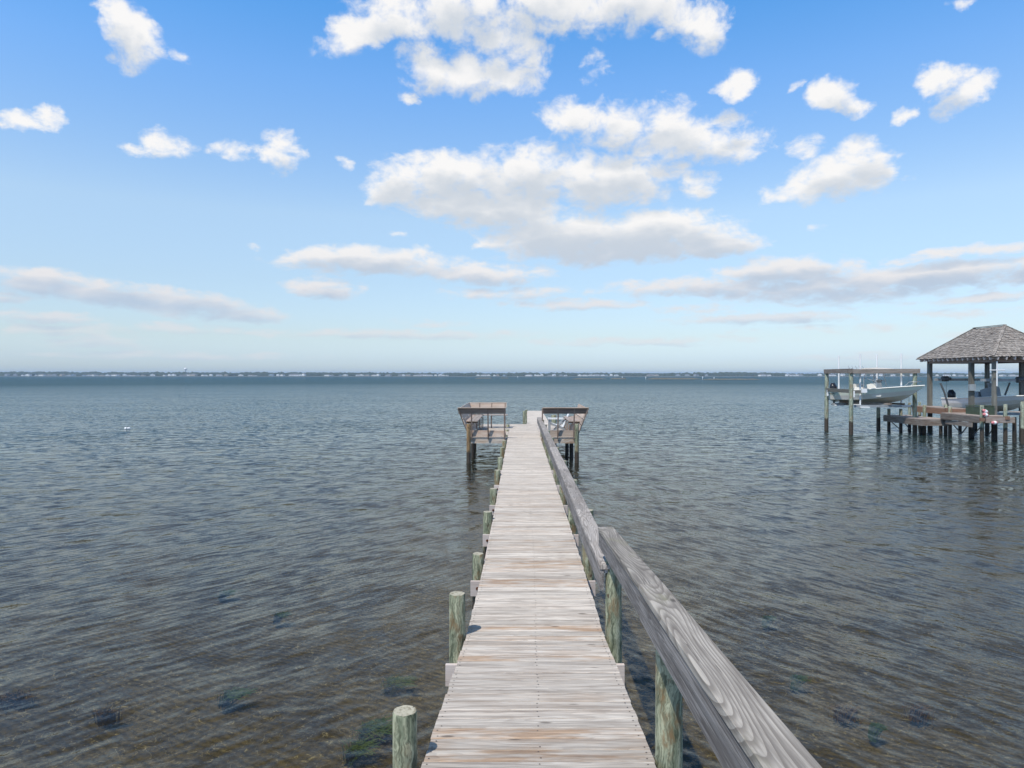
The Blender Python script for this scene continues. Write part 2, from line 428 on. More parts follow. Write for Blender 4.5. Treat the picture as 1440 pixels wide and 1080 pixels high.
# gangway beyond the platform
m = MB(); y = 32.35
while y < 44.3:
    m.beam((.36, y+.07, DECK-.019), (1.47, y+.07, DECK-.019), .14, .038, rnd=(.8+.2*random.random(), .1*random.random(), random.random())); y += .145
o = m.build('gangway_deck', M['deck'], pier)
m = MB()
for xx in (.38, 1.45): m.beam((xx, 32.4, DECK-.13), (xx, 44.2, DECK-.13), .038, .18)
m.each('stringer', M['beam'], pier)
for px, d, top, r in ((736.9, 32.55, 1.47, .055), (739.6, 33.3, 1.47, .055), (779, 31.6, 1.34, .115), (737.5, 38, .95, .08), (770, 38, .7, .08), (740.5, 43.9, .95, .08), (762, 43.9, .7, .08)):
    piling((px-VPX)*d/F, d, top, r, parent=pier)

# lounge chair on the right platform
def lounge_chair():
    c = empty('adirondack_chair', (1.62, 28.4, DECK), 'low pale slatted chair with crossed legs standing on the right platform', 'chair')
    X, Y = 1.62, 28.4
    m = MB()
    for k in range(5): m.beam((X-.32+.115*k, Y-.27, DECK+.34-.035*k), (X-.32+.115*k, Y+.27, DECK+.34-.035*k), .10, .02, up=(.25, 0, 1))
    m.each('seat', M['white'], c)
    m = MB()
    for k in range(6): m.beam((X+.20, Y-.25+.1*k, DECK+.18), (X+.46, Y-.25+.1*k, DECK+.80), .085, .02, up=(1, 0, .3))
    m.each('backrest', M['white'], c)
    for s in (-1, 1):
        m = MB(); m.beam((X-.42, Y+s*.31, DECK+.52), (X+.34, Y+s*.31, DECK+.52), .10, .022); m.build('armrest', M['white'], c)
        m = MB(); m.beam((X-.36, Y+s*.29, DECK), (X-.36, Y+s*.29, DECK+.51), .08, .03, up=(0, 1, 0)); m.build('leg', M['grey'], c)
        m = MB(); m.beam((X-.34, Y+s*.27, DECK+.34), (X+.40, Y+s*.27, DECK+.03), .03, .08); m.build('leg', M['grey'], c)
        m = MB(); m.beam((X+.28, Y+s*.285, DECK+.51), (X-.16, Y+s*.285, DECK+.03), .03, .06, up=(0, 0, 1)); m.build('leg', M['grey'], c)
lounge_chair()

# ------------------------------------------------------------------ boats
def hull(L, B, H, sheer, mats):
    """bow towards +x; z=0 at keel; returns hull, band and liner builders"""
    n = 22; hb = MB(); st = []
    for i in range(n+1):
        s = i/n
        bg = B/2*(1-max(0, (s-.45)/.55)**2.3)*(.93+.07*min(1, s/.3)); bg = max(bg, .012)
        bc = B/2*.84*(1-max(0, (s-.30)/.66)**1.7) if s < .96 else 0; bc = max(bc, .006)
        zk = H*.92*max(0, (s-.60)/.40)**2.6
        zc = H*.24+H*.58*max(0, (s-.30)/.70)**1.7; zc = max(zc, zk+.004)
        zg = H+sheer*s**1.8
        x = L*(s-.5)+(.0)
        xg = x+.10*L*max(0, (s-.7)/.3)**2; 
        st.append([(xg, -bg, zg), (x+.06*L*max(0, (s-.7)/.3)**2, -(bg*.6+bc*.4), zc+(zg-zc)*.50), (x, -bc, zc), (x, -bc*.5, (zk+zc)/2-.01), (x, 0, zk),
                   (x, bc*.5, (zk+zc)/2-.01), (x, bc, zc), (x+.06*L*max(0, (s-.7)/.3)**2, (bg*.6+bc*.4), zc+(zg-zc)*.50), (xg, bg, zg)])
    vs = [p for r in st for p in r]; k = 9
    for c in range(8):
        fs = [[i*k+c, i*k+c+1, (i+1)*k+c+1, (i+1)*k+c] for i in range(n)]
        hb.add(vs, fs, mi=(0 if c in (0, 7) else (2 if c in (1, 6) else 1)), smooth=True)
    hb.add([st[0][j] for j in range(9)], [list(range(9))], mi=0)
    gb = MB()                                       # gunwale cap and cockpit liner
    for sg in (0, 8):
        gb.tube([Vector(r[sg])+Vector((0, 0, .012)) for r in st], .032, 6)
    li = MB(); fl = H*.55; vs = []
    for r in st:
        (x, y_, z) = r[8]; yi = max(y_-.16, .004); zf = min(max(fl, r[4][2]+.03), z-.02); xx = x-.02
        fd = r[0][0] > L*.22
        zf = z-.05 if fd else zf
        vs += [(xx, -y_, z+.005), (xx, -yi, z+.01), (xx, -yi*.93, zf), (xx, yi*.93, zf), (xx, yi, z+.01), (xx, y_, z+.005)]
    fs = [[i*6+c, (i+1)*6+c, (i+1)*6+c+1, i*6+c+1] for i in range(n) for c in range(5)]
    li.add(vs, fs)
    return hb, gb, li

def place(e, ang):
    e.rotation_euler = (0, 0, ang)

def boat(name, loc, ang, L, B, H, sheer, label, cat, upper, lower, style):
    e = empty(name, (0, 0, 0), label, cat)
    hb, gb, li = hull(L, B, H, sheer, None)
    h = hb.build('hull', [upper, lower, M['gel']], e)
    gb.build('gunwale', M['gel'], e); li.build('cockpit_liner', M['gel'], e)
    z = H
    if style == 1:
        m = MB()  # centre console
        m.beam((.15, 0, H*.55), (.02, 0, z+.42), .62, .55, up=(1, 0, 0), ch=.06); m.build('console', M['gel'], e)
        m = MB(); m.beam((.22, 0, z+.42), (.34, 0, z+.62), .55, .02, up=(1, 0, 0)); m.build('windscreen', M['grey'], e)
        m = MB(); m.beam((-.75, -.4, z+.06), (-.75, .4, z+.06), .42, .34, ch=.06); m.beam((-.95, -.4, z+.3), (-.95, .4, z+.3), .08, .24, ch=.03); m.build('helm_seat', M['gel'], e)
        m = MB(); m.beam((.85, -.34, z-.02), (.85, .34, z-.02), .6, .2, ch=.06); m.build('cooler_seat', M['gel'], e)
        m = MB(); T = z+1.22
        for s in (-1, 1):
            m.tube([(-.35, s*.42, H*.6), (-.30, s*.40, z+.7), (-.15, s*.36, T)], .024)
            m.tube([(.55, s*.42, H*.6), (.42, s*.40, z+.6), (.28, s*.36, T)], .024)
            m.tube([(-.28, s*.40, z+.75), (.42, s*.40, z+.55)], .018)
        m.build('top_frame', M['alu'], e)
        m = MB()
        prof = []
        for i in range(9):
            x = -1.0+2.1*i/8
            for j in range(5):
                yy = -.72+1.44*j/4; prof.append((x, yy, T+.10-.10*((x-.05)/1.05)**2-.06*(yy/.72)**2))
        fs = [[i*5+j, (i+1)*5+j, (i+1)*5+j+1, i*5+j+1] for i in range(8) for j in range(4)]
        m.add(prof, fs, smooth=True); m.add([(a, b, c-.03) for a, b, c in prof], [f[::-1] for f in fs], smooth=True)
        bd = [i*5 for i in range(9)]+[40+j for j in range(1, 5)]+[i*5+4 for i in range(7, -1, -1)]+[j for j in range(3, 0, -1)]
        vv = [prof[i] for i in bd]+[(prof[i][0], prof[i][1], prof[i][2]-.03) for i in bd]; q = len(bd)
        m.add(vv, [[i, (i+1) % q, q+(i+1) % q, q+i] for i in range(q)])
        m.build('canopy_top', M['geltan'], e)
        m = MB()
        for s in (-.6, -.3, 0, .3, .6): m.tube([(-1.0, s, T-.02), (-1.12, s, T+.22)], .02)
        m.each('rod_holder', M['alu'], e)
        m = MB(); m.tube([(L*.40, -.25, z+sheer*.8), (L*.46, -.22, z+sheer+.20), (L*.57, 0, z+sheer+.22), (L*.46, .22, z+sheer+.20), (L*.40, .25, z+sheer*.8)], .018); m.build('bow_rail', M['alu'], e)
        m = MB()   # faint registration marks by the stern
        for k in range(7): m.beam((-L*.46+.06*k, -B/2*.93-.012, H*.80), (-L*.46+.06*k+.035, -B/2*.935-.012, H*.80), .004, .07)
        for k in range(6): m.beam((-L*.02+.05*k, -B/2*1.0-.004, H*.9+.02), (-L*.02+.05*k+.03, -B/2*1.0-.004, H*.9+.02), .004, .035)
        m.build('registration_marks', M['darkmetal'], h)
    else:
        m = MB(); m.beam((.25, 0, H*.55), (.05, 0, z+.55), .60, .80, up=(1, 0, 0), ch=.10); m.build('console', M['grey'], e)
        m = MB(); m.beam((.30, 0, z+.5), (.15, 0, z+.85), .5, .03, up=(1, 0, 0)); m.build('windscreen', M['grey'], e)
        m = MB(); m.beam((-.55, -.3, z+.15), (-.55, .3, z+.15), .4, .5, ch=.05); m.build('helm_seat', M['grey'], e)
        m = MB(); m.beam((.9, -.3, z+.02), (.9, .3, z+.02), .7, .25, ch=.08); m.build('bow_seat', M['grey'], e)
    m = MB()   # outboard engine
    ex = -L/2-.18
    m.tube([(ex-.02, 0, z-.02), (ex-.02, 0, z+.06), (ex-.03, 0, z+.30), (ex, 0, z+.40), (ex+.05, 0, z+.43)], [.15, .2, .215, .17, .08], 12)
    m.build('engine_cowling', M['black'], e)
    m = MB(); m.tube([(ex+.02, 0, z), (ex, 0, z-.75)], [.08, .05], 8); m.beam((ex-.12, 0, z-.62), (ex+.12, 0, z-.62), .16, .015); m.tube([(ex-.18, 0, z-.80), (ex+.14, 0, z-.80)], [.03, .055], 8)
    m.build('engine_leg', M['darkmetal'], e)
    e.location = loc; e.rotation_euler = (0, R(-1.0), ang)
    return e

# ------------------------------------------------------------------ boat lift with first boat
lift = empty('boat_lift', (19.4, 38, 0), 'open timber boat lift frame on tall green posts with white guide poles', 'boat lift')
A = (17.68, 39.3); B_ = (17.82, 36.65); D_ = (21.3, 36.75)
lp = dict(r=.105, mat='pile2', parent=lift, name='post', bottom=-1.6, n=14)
piling(A[0], A[1], 3.34, lean=(.006, 0), **lp); piling(B_[0], B_[1], 3.34, **lp); piling(D_[0], D_[1], 3.34, **lp)
piling(21.0, 39.9, 3.34 if False else 1.38, **lp)
m = MB(); m.beam((B_[0]-.12, B_[1]-.13, 3.38), (D_[0]+.2, D_[1]-.13, 3.40), .06, .24); m.beam((B_[0]-.12, B_[1]+.13, 3.38), (D_[0]+.2, D_[1]+.13, 3.40), .06, .22)
m.each('front_beam', M['oldwood'], lift)
m = MB(); m.beam((A[0]-.05, A[1]+.1, 3.39), (B_[0]-.05, B_[1]-.2, 3.41), .1, .24); m.each('side_beam', M['oldwood'], lift)
m = MB(); m.beam(W(1161, 548, 39.3), W(1197, 550.3, 36.8), .06, .2); m.beam(W(1200, 551, 36.75), W(1212, 551, 36.75), .05, .18); m.each('catwalk_rail', M['greypost'], lift)
m = MB(); m.beam(W(1211, 549.5, 36.7), W(1218.5, 549.5, 36.7), .14, .22); m.build('gear_box', M['white'], lift)
for q in ((1163.8, 552.5, 39.1), (1200.8, 554, 36.6)):
    m = MB(); c = W(*q); m.beam(c+Vector((0, 0, -.17)), c+Vector((0, 0, .17)), .08, .06, up=(0, 1, 0)); m.build('bracket', M['white'], lift)
m = MB()
m.beam((18.15, 36.95, 1.50), (21.25, 36.95, 1.50), .10, .13); m.beam((18.1, 39.5, 1.50), (20.9, 39.5, 1.50), .10, .13); m.each('cradle_beam', M['grey'], lift)
m = MB()
for sx in (.35, -.35): m.beam((18.5+.5+sx, 39.7, 1.62), (20.2+.2+sx, 36.8, 1.62), .14, .10)
m.each('bunk', M['oldwood'], lift)
for (px, y0_, y1_, d) in ((1179.5, 500, 566, 39.4), (1209.7, 498, 574.5, 36.95), (1233.3, 499, 571, 39.5), (1267.4, 497, 573, 37.1)):
    m = MB(); m.tube([W(px, y1_, d), W(px, y0_, d)], .045, 8); m.each('guide_pole', M['white'], lift)
m = MB()
for (px, py, d) in ((1180, 570, 39.4), (1216, 572.8, 36.85), (1204, 569, 38), (1274, 571, 36.85)):
    c = W(px, py, d); m.beam(c+Vector((-.25, 0, 0)), c+Vector((.25, 0, 0)), .10, .06)
m.each('guide_bracket', M['white'], lift)
m = MB()
for q in ((B_[0]+.25, B_[1]), (D_[0]-.2, D_[1])): m.tube([(q[0], q[1]+.2, 3.3), (q[0], q[1]+.2, 1.56)], .008, 5)
m.each('cable', M['darkmetal'], lift)
boat('center_console_boat', (19.75, 38.0, 1.66), math.atan2(-.89, .45), 4.8, 1.95, .62, .30,
     'pale green skiff with a small tan canopy held up in the open boat lift', 'boat', M['gelgreen'], M['geltan'], 1)

# ------------------------------------------------------------------ boathouse with shingled hip roof
bh = empty('boathouse', (24.85, 36, 0), 'open sided boathouse with a grey shingled hip roof on tall posts', 'boathouse')
cx, ya, yb2 = 24.87, 34.95, 37.3; hw = 1.97; ze, zr = 4.10, 5.72
E = [(cx-hw, ya-hw), (cx+hw, ya-hw), (cx+hw, yb2+hw), (cx-hw, yb2+hw)]
m = MB()
r0, r1 = (cx, ya, zr), (cx, yb2, zr)
ev = [(x, y, ze) for x, y in E]
m.add(ev+[r0, r1], [[0, 1, 4], [1, 2, 5, 4], [2, 3, 5], [3, 0, 4, 5]])
m.add([(x, y, ze-.03) for x, y in E]+[(cx, ya, zr-.12), (cx, yb2, zr-.12)], [[4, 1, 0], [4, 5, 2, 1], [5, 3, 2], [5, 4, 0, 3]])
roof_under = m
faces = [((0, 1), r0, r0), ((1, 2), r0, r1), ((2, 3), r1, r1), ((3, 0), r1, r0)]
sh = MB()
for (i0, i1), ta, tb in faces:
    a = Vector(ev[i0]); b_ = Vector(ev[i1]); ta = Vector(ta); tb = Vector(tb)
    nrm = (b_-a).cross(ta-a).normalized()
    if nrm.z < 0: nrm = -nrm
    upd = nrm.cross(b_-a).normalized()
    if upd.z < 0: upd = -upd
    NC = 17
    for c in range(NC):
        f0 = (c-.25)/NC; f1 = min((c+1.25)/NC, 1.0); f0c = max(f0, -.02)
        pa, pb = a.lerp(ta, f0c), b_.lerp(tb, f0c); qa, qb = a.lerp(ta, f1), b_.lerp(tb, f1)
        L0 = (pb-pa).length; u = 0.0; d = (pb-pa).normalized()
        while u < L0-.01:
            w = random.uniform(.08, .17); u1 = min(u+w, L0)
            jit = random.uniform(-.025, .015)
            l0 = pa+d*u; l1 = pa+d*(u1-.006)
            # clip the upper edge to the hip lines
            s0 = max(0, min(1, (l0-qa).dot(d)/max(1e-6, (qb-qa).length))); s1 = max(0, min(1, (l1-qa).dot(d)/max(1e-6, (qb-qa).length)))
            t0 = qa.lerp(qb, s0); t1 = qa.lerp(qb, s1)
            l0 = l0+upd*jit; l1 = l1+upd*jit
            th = random.uniform(.022, .05)
            o0 = random.random()*60
            vs = [l0+nrm*th, l1+nrm*th, t1+nrm*.006, t0+nrm*.006, l0+nrm*.002, l1+nrm*.002]
            lc = [(o0, 0, o0), (o0, u1-u, o0), (o0+.2, u1-u, o0), (o0+.2, 0, o0), (o0, 0, o0+.03), (o0, u1-u, o0+.03)]
            sh.add(vs, [[0, 1, 2, 3], [4, 5, 1, 0], [0, 3, 4], [5, 2, 1]], lc)
            u = u1
roof = roof_under.build('roof', M['brown'], bh)
sh.build('shingles', M['shingle'], roof)
m = MB()
for e_, t_ in ((ev[0], r0), (ev[1], r0), (ev[2], r1), (ev[3], r1)):
    e_ = Vector(e_)+Vector((0, 0, .03)); t_ = Vector(t_)+Vector((0, 0, .03)); n_ = 17
    for k in range(n_):
        a, b_ = e_.lerp(t_, k/n_), e_.lerp(t_, (k+1.15)/n_)
        m.beam(a+Vector((0, 0, .012)), b_, .15, .022)
n_ = 16
for k in range(n_): m.beam(Vector(r0).lerp(Vector(r1), k/n_)+Vector((0, 0, .05)), Vector(r0).lerp(Vector(r1), (k+1.1)/n_)+Vector((0, 0, .04)), .16, .022)
m.build('ridge_caps', M['shingle'], roof)
m = MB(); zb = 3.93
px0, px1, py0, py1 = 23.22, 26.5, 33.4, 38.65
for a, b_ in (((px0-.1, py0), (px1+.1, py0)), ((px0, py0+.06), (px0, py1-.06)), ((px1, py0+.06), (px1, py1-.06)), ((px0-.1, py1), (px1+.1, py1))):
    m.beam((*a, zb), (*b_, zb), .09, .22)
m.each('eave_beam', M['brown'], bh)
m = MB()
k = 0
for yy in np.arange(E[0][1]+.25, E[3][1]-.1, .41):
    for sg, xe, xp in ((-1, E[0][0], px0), (1, E[1][0], px1)):
        m.beam((xe+sg*.015, yy, ze-.105), (xp+(-sg)*.25, yy, ze+.07), .06, .14, rnd=(.9, .1, 0))
for xx in np.arange(E[0][0]+.25, E[1][0]-.1, .41):
    for sg, ye, yp in ((-1, E[0][1], py0), (1, E[2][1], py1)):
        m.beam((xx, ye+sg*.015, ze-.105), (xx, yp+(-sg)*.25, ze+.07), .06, .14, rnd=(.9, .1, 0))
m.each('rafter_tail', M['beam'], bh)
for (x, y_, mt, r) in ((px0+.03, py1, 'greypost', .2), (px0+.0, 35.05, 'greypost', .2), (px0+.03, py0, 'greypost', .17), (px1, py1, 'greypost', .18), (px1, py0, 'greypost', .18), (px1, 36, 'greypost', .18)):
    m = MB(); m.beam((x, y_, 1.2), (x, y_, 3.82), r, r, up=(0, 1, 0)); m.build('post', M[mt], bh)
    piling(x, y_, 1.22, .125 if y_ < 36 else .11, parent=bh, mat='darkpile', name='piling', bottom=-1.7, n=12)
m = MB(); c = W(1367, 545, 34.9); m.beam(c+Vector((0, 0, -.16)), c+Vector((0, 0, .17)), .30, .16, up=(0, 1, 0), ch=.01); m.build('electric_box', M['alu'], bh)
m = MB(); m.beam((px0-.15, 34.1, 2.93), (px1+.3, 34.1, 2.93), .10, .13); m.beam((px0-.1, 38.0, 2.93), (px1+.3, 38.0, 2.93), .10, .13); m.each('hoist_beam', M['grey'], bh)
m = MB()
for c in ((25.0, 34.05, 2.95), (23.7, 37.95, 2.98), (26.3, 34.05, 2.95)): m.tube([(c[0]-.2, c[1], c[2]), (c[0]-.16, c[1], c[2]), (c[0]+.12, c[1], c[2]), (c[0]+.13, c[1], c[2]), (c[0]+.3, c[1], c[2])], [.1, .16, .16, .08, .08], 10)
m.each('hoist_motor', M['darkmetal'], bh)
for (x, y_) in ((23.75, 34.15), (23.75, 37.95), (26.0, 34.15), (26.0, 37.95)):
    m = MB(); m.tube([(x, y_, 2.9), (x, y_, 1.4)], .008, 5); m.each('cable', M['darkmetal'], bh)
# white cross shaped guide pole
m = MB(); m.tube([W(1402, 543, 33.1), W(1402, 508, 33.1)], .03, 8); m.tube([W(1392, 520.5, 33.1), W(1413, 520.5, 33.1)], .022, 8); m.each('guide_pole', M['white'], bh)
m = MB(); m.tube([W(1322.5, 539, 37.2), W(1328, 552, 37.0), W(1333.5, 571, 36.9)], .05, 7); m.build('lift_arm', M['darkmetal'], bh)
m = MB(); m.tube([W(1420, 538, 34.5), W(1413, 556, 34.6)], .045, 7); m.build('lift_arm', M['darkmetal'], bh)
m = MB()
for yy in (34.6, 37.3): m.beam((23.6, yy, 1.22), (26.2, yy, 1.22), .1, .12)
m.each('cradle_beam', M['grey'], bh)
boat('skiff_boat', (24.72, 35.9, 1.30), math.atan2(-.985, .16), 4.6, 1.8, .62, .22,
     'light grey skiff with a grey console hanging in the boathouse', 'boat', plain('pale_grey_gelcoat', (.80, .80, .81), .28, .08, scale=2), M['geltan'], 2)

# ------------------------------------------------------------------ neighbour's dock
nd = empty('neighbour_dock', (22.8, 35, 0), 'weathered multi level dock on dark pilings beneath the boathouse', 'dock')
def planked(x0, x1, y0, y1, z, along='x', name='deck_level', mat='planks2'):
    m = MB()
    if along == 'x':
        y = y0
        while y < y1-.05: m.beam((x0, y+.07, z-.019), (x1, y+.07, z-.019), .138, .038); y += .145
    else:
        x = x0
        while x < x1-.05: m.beam((x+.07, y0, z-.019), (x+.07, y1, z-.019), .138, .038); x += .145
    return m.build(name, M[mat], nd)
def rim(pts, z, h, mat='oldwood', name='rim_board'):
    m = MB()
    for a, b_ in zip(pts[:-1], pts[1:]): m.beam((*a, z-.04-h/2), (*b_, z-.04-h/2), .05, h)
    return m.each(name, M[mat], nd)
planked(20.95, 22.35, 35.6, 39.2, .90); rim([(20.93, 39.2), (20.93, 35.57), (22.35, 35.57)], .90, .32)
planked(21.95, 23.3, 32.45, 35.5, 1.24); rim([(21.93, 35.5), (21.93, 32.42), (23.3, 32.42)], 1.24, .30)
planked(22.55, 23.45, 35.6, 39.1, 1.44, mat='planks2'); rim([(22.52, 39.1), (22.52, 35.57), (23.4, 35.57)], 1.44, .30, 'rust')
planked(23.35, 31.0, 31.4, 32.6, 1.46, 'y'); rim([(23.35, 31.37), (31.0, 31.37)], 1.46, .28, 'rust')
rim([(21.95, 32.1), (23.3, 32.1)], 1.24, .26, 'planks2', 'step_board'); 
rim([(21.9, 33.0), (22.0, 35.2)], .92, .22, 'oldwood', 'lower_beam')
planked(26.6, 30.0, 32.6, 39.0, 1.46, 'y')
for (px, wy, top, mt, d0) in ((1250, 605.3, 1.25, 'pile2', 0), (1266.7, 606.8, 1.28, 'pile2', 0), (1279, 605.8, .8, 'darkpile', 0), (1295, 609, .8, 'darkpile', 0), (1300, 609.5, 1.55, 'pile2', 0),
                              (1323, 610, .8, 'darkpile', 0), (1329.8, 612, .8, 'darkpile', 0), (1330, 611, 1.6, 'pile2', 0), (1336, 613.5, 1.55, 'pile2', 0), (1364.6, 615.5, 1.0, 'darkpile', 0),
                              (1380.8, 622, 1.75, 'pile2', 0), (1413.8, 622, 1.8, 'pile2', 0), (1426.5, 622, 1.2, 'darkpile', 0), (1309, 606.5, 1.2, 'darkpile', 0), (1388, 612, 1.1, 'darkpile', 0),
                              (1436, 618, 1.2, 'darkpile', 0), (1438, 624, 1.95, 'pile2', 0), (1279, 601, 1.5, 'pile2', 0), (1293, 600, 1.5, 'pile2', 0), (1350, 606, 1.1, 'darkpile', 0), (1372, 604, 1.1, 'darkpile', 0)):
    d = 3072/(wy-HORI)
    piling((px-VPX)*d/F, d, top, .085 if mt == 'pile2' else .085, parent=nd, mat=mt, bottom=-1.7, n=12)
m = MB()
for (a, b_) in (((1252, 592, 39.0), (1266, 604, 38.6)), ((1336, 592, 35.6), (1352, 610, 34.4)), ((1366, 592, 34.6), (1352, 610, 34.4)), ((1385, 594, 32.6), (1368, 612, 34)), ((1402, 594, 33), (1390, 612, 34)), ((1270, 592, 38.4), (1279, 603, 38.6))):
    m.tube([W(*a), W(*b_)], .028, 6)
m.each('cross_brace', M['darkmetal'], nd)
m = MB()
for (px, py, d) in ((1332, 576, 35.7), (1333, 586, 35.7), (1337, 594, 35.6), (1300, 590, 37.3), (1416, 588, 32.2), (1381, 590, 32.2), (1250, 587, 38.9), (1267, 588, 38.3)):
    c = W(px, py, d-.1); m.beam(c+Vector((-.1, 0, 0)), c+Vector((.1, 0, 0)), .12, .16)
m.each('pile_bracket', M['rust'], nd)
bx = empty('dock_box', (22.9, 33.6, 1.24), 'green wooden storage box on the dock under the boathouse eave', 'box')
m = MB()
for k in range(4): m.beam((22.45, 33.25, 1.29+.095*k), (23.15, 33.25, 1.29+.095*k), .03, .105)
for k in range(4): m.beam((22.45, 33.27, 1.29+.095*k), (22.45, 34.3, 1.29+.095*k), .03, .105)
for k in range(4): m.beam((23.15, 33.27, 1.29+.095*k), (23.15, 34.3, 1.29+.095*k), .03, .105)
m.build('box_body', M['greenbox'], bx)
m = MB(); m.beam((22.42, 33.77, 1.67), (23.18, 33.77, 1.67), 1.1, .03); m.build('lid', M['greenbox'], bx)
def float_buoy(p, label, ang):
    e = empty('float_buoy', p, label, 'float', 'fenders tied to the neighbour dock')
    a = Vector((math.cos(ang), 0, math.sin(ang)))
    p = Vector(p); m = MB(); ts = np.linspace(-1, 1, 9)
    m.tube([p+a*(.16*t) for t in ts], [max(.012, .085*math.sqrt(1-t*t*.98)) for t in ts], 10)
    m.build('float_body', M['pink'], e)
    m = MB(); m.tube([p-a*.05, p+a*.05], .089, 10); m.build('white_band', M['white'], e)
    m = MB(); m.tube([p-a*.15, p-a*.2+Vector((-.02, 0, .12))], .012, 6); m.build('rope', M['oldwood'], e)
float_buoy(W(1385.5, 578.5, 32.2), 'pink and white float, topmost of the pair hanging by the storage box', -.5)
float_buoy(W(1386, 583.5, 32.15), 'pink and white float, lower of the pair hanging by the storage box', -.3)
float_buoy(W(1398.5, 594.5, 32.0), 'pink float hanging below the step board of the dock', 0.05)

# drifting white float
fb = empty('mooring_float', W(179, 603.3, 40.3), 'small white float drifting alone on the open water to the left', 'float')
c = W(179, 603, 40.3); m = MB(); m.tube([(c.x-.17, 40.3, .02), (c.x-.14, 40.3, .03), (c.x+.14, 40.3, .03), (c.x+.17, 40.3, .02)], [.03, .07, .07, .03], 12); m.build('float_body', M['white'], fb)
m = MB(); m.tube([(c.x-.03, 40.3, .04), (c.x+.03, 40.3, .04)], .073, 12); m.build('band', M['grey'], fb)

# ------------------------------------------------------------------ far shore
def shore_d(x): return 1185-0.06*x+25*math.sin(x/260)
mat_sand, t = newmat('far_beach_sand'); finish(mat_sand, t, C4(.10, .10, .075), .9)
m = MB(); vs = []; fs = []; n = 120
for i in range(n+1):
    x = -2600+5200*i/n; d = shore_d(x)
    vs += [(x, d, -.6), (x, d+10, .5+.25*random.random()), (x, d+40, 1.2), (x, d+420, 1.5)]
fs = [[i*4+c, (i+1)*4+c, (i+1)*4+c+1, i*4+c+1] for i in range(n) for c in range(3)]
m.add(vs, fs); tag(m.build('far_shore', mat_sand), kind='structure')
mat_tree, t = newmat('far_foliage')
tc = t.n('ShaderNodeTexCoord').outputs['Object']
finish(mat_tree, t, t.mix(t.noise(tc, .12, 5), C4(.018, .035, .02), C4(.06, .075, .04)), .9)
m = MB()
ico = [(0, 0, 1)]+[(math.cos(a)*.9, math.sin(a)*.9, .45) for a in np.arange(6)*math.pi/3]+[(math.cos(a), math.sin(a), -.3) for a in (np.arange(6)+.5)*math.pi/3]
icf = [[0, 1+i, 1+(i+1) % 6] for i in range(6)]+[[1+i, 7+i, 1+(i+1) % 6] for i in range(6)]+[[1+(i+1) % 6, 7+i, 7+(i+1) % 6] for i in range(6)]
for k in range(5200):
    x = random.uniform(-1250, 1150); px = VPX+F*x/1200
    hmax = np.interp(px, [-200, 0, 130, 270, 300, 440, 560, 700, 880, 940, 1010, 1100, 1180, 1250, 1500], [9.5, 9.4, 8.8, 8.2, 8.8, 8.2, 7.6, 7.4, 7.6, 6.6, 8.2, 8.6, 6.0, 7.2, 7.4])
    hmax += 1.7*mnoise.noise(Vector((x/35, 1, 0)))+.6*mnoise.noise(Vector((x/9, 3, 0)))
    row = random.random(); d = shore_d(x)+48+row*150
    h = hmax*(.55+.45*row)*random.uniform(.8, 1.02)*(d/1250)
    r = random.uniform(3, 7)
    m.add([(x+r*v[0]*random.uniform(.8, 1.2), d+r*v[1], h*.6+h*.4*v[2]*random.uniform(.85, 1.1) if v[2] > 0 else 0.8) for v in ico], icf)
tag(m.build('far_woods', mat_tree), 'low dark band of trees along the far shore', 'woods', kind='stuff')

hm = {n_: plain('house_'+n_, c, .7, .1, scale=.3) for n_, c in dict(white=(.80, .80, .79), grey=(.34, .37, .40), tan=(.42, .38, .32), blue=(.30, .38, .45)).items()}
hroof = plain('house_roof', (.20, .20, .21), .8, .2, scale=.3); hwin = plain('house_windows', (.05, .06, .08), .3, .1, scale=.3)
protos = {}
def house_mesh(kind, style):
    key = (kind, style)
    if key in protos: return protos[key]
    m = MB(); w, d, h = ((9, 8, 4.2), (13, 8, 3.6), (7, 7, 5.2))[style]
    def box(x0, x1, y0, y1, z0, z1, mi):
        m.add([(x0, y0, z0), (x1, y0, z0), (x1, y1, z0), (x0, y1, z0), (x0, y0, z1), (x1, y0, z1), (x1, y1, z1), (x0, y1, z1)],
              [[0, 1, 5, 4], [1, 2, 6, 5], [2, 3, 7, 6], [3, 0, 4, 7], [4, 5, 6, 7]], mi=mi)
    box(-w/2, w/2, -d/2, d/2, .6, h, 0)
    rh = 1.9
    if style != 1:   # gable towards the water
        m.add([(-w/2-.3, -d/2-.3, h), (w/2+.3, -d/2-.3, h), (w/2+.3, d/2+.3, h), (-w/2-.3, d/2+.3, h), (0, -d/2-.3, h+rh), (0, d/2+.3, h+rh)], [[0, 4, 5, 3], [1, 2, 5, 4]], mi=1)
        m.add([(-w/2, -d/2, h), (w/2, -d/2, h), (0, -d/2, h+rh-.1)], [[0, 1, 2]], mi=0)
    else:
        m.add([(-w/2-.3, -d/2-.3, h), (w/2+.3, -d/2-.3, h), (w/2+.3, d/2+.3, h), (-w/2-.3, d/2+.3, h), (-w/2+2, 0, h+rh), (w/2-2, 0, h+rh)], [[0, 1, 5, 4], [1, 2, 5], [2, 3, 4, 5], [3, 0, 4]], mi=1)
    for k in range(3):
        for z in (1.3, 3.0):
            xx = -w*.32+w*.32*k
            m.add([(xx-.6, -d/2-.02, z), (xx+.6, -d/2-.02, z), (xx+.6, -d/2-.02, z+.9), (xx-.6, -d/2-.02, z+.9)], [[0, 1, 2, 3]], mi=2)
    ob = m.build('shore_house', [hm[kind], hroof, hwin]); COL.objects.unlink(ob); protos[key] = ob
    return ob
hx = []
def cluster(a, b_, n, k='mix'):
    for i in range(n): hx.append((a+(b_-a)*(i+.5)/n+random.uniform(-2, 2), k))
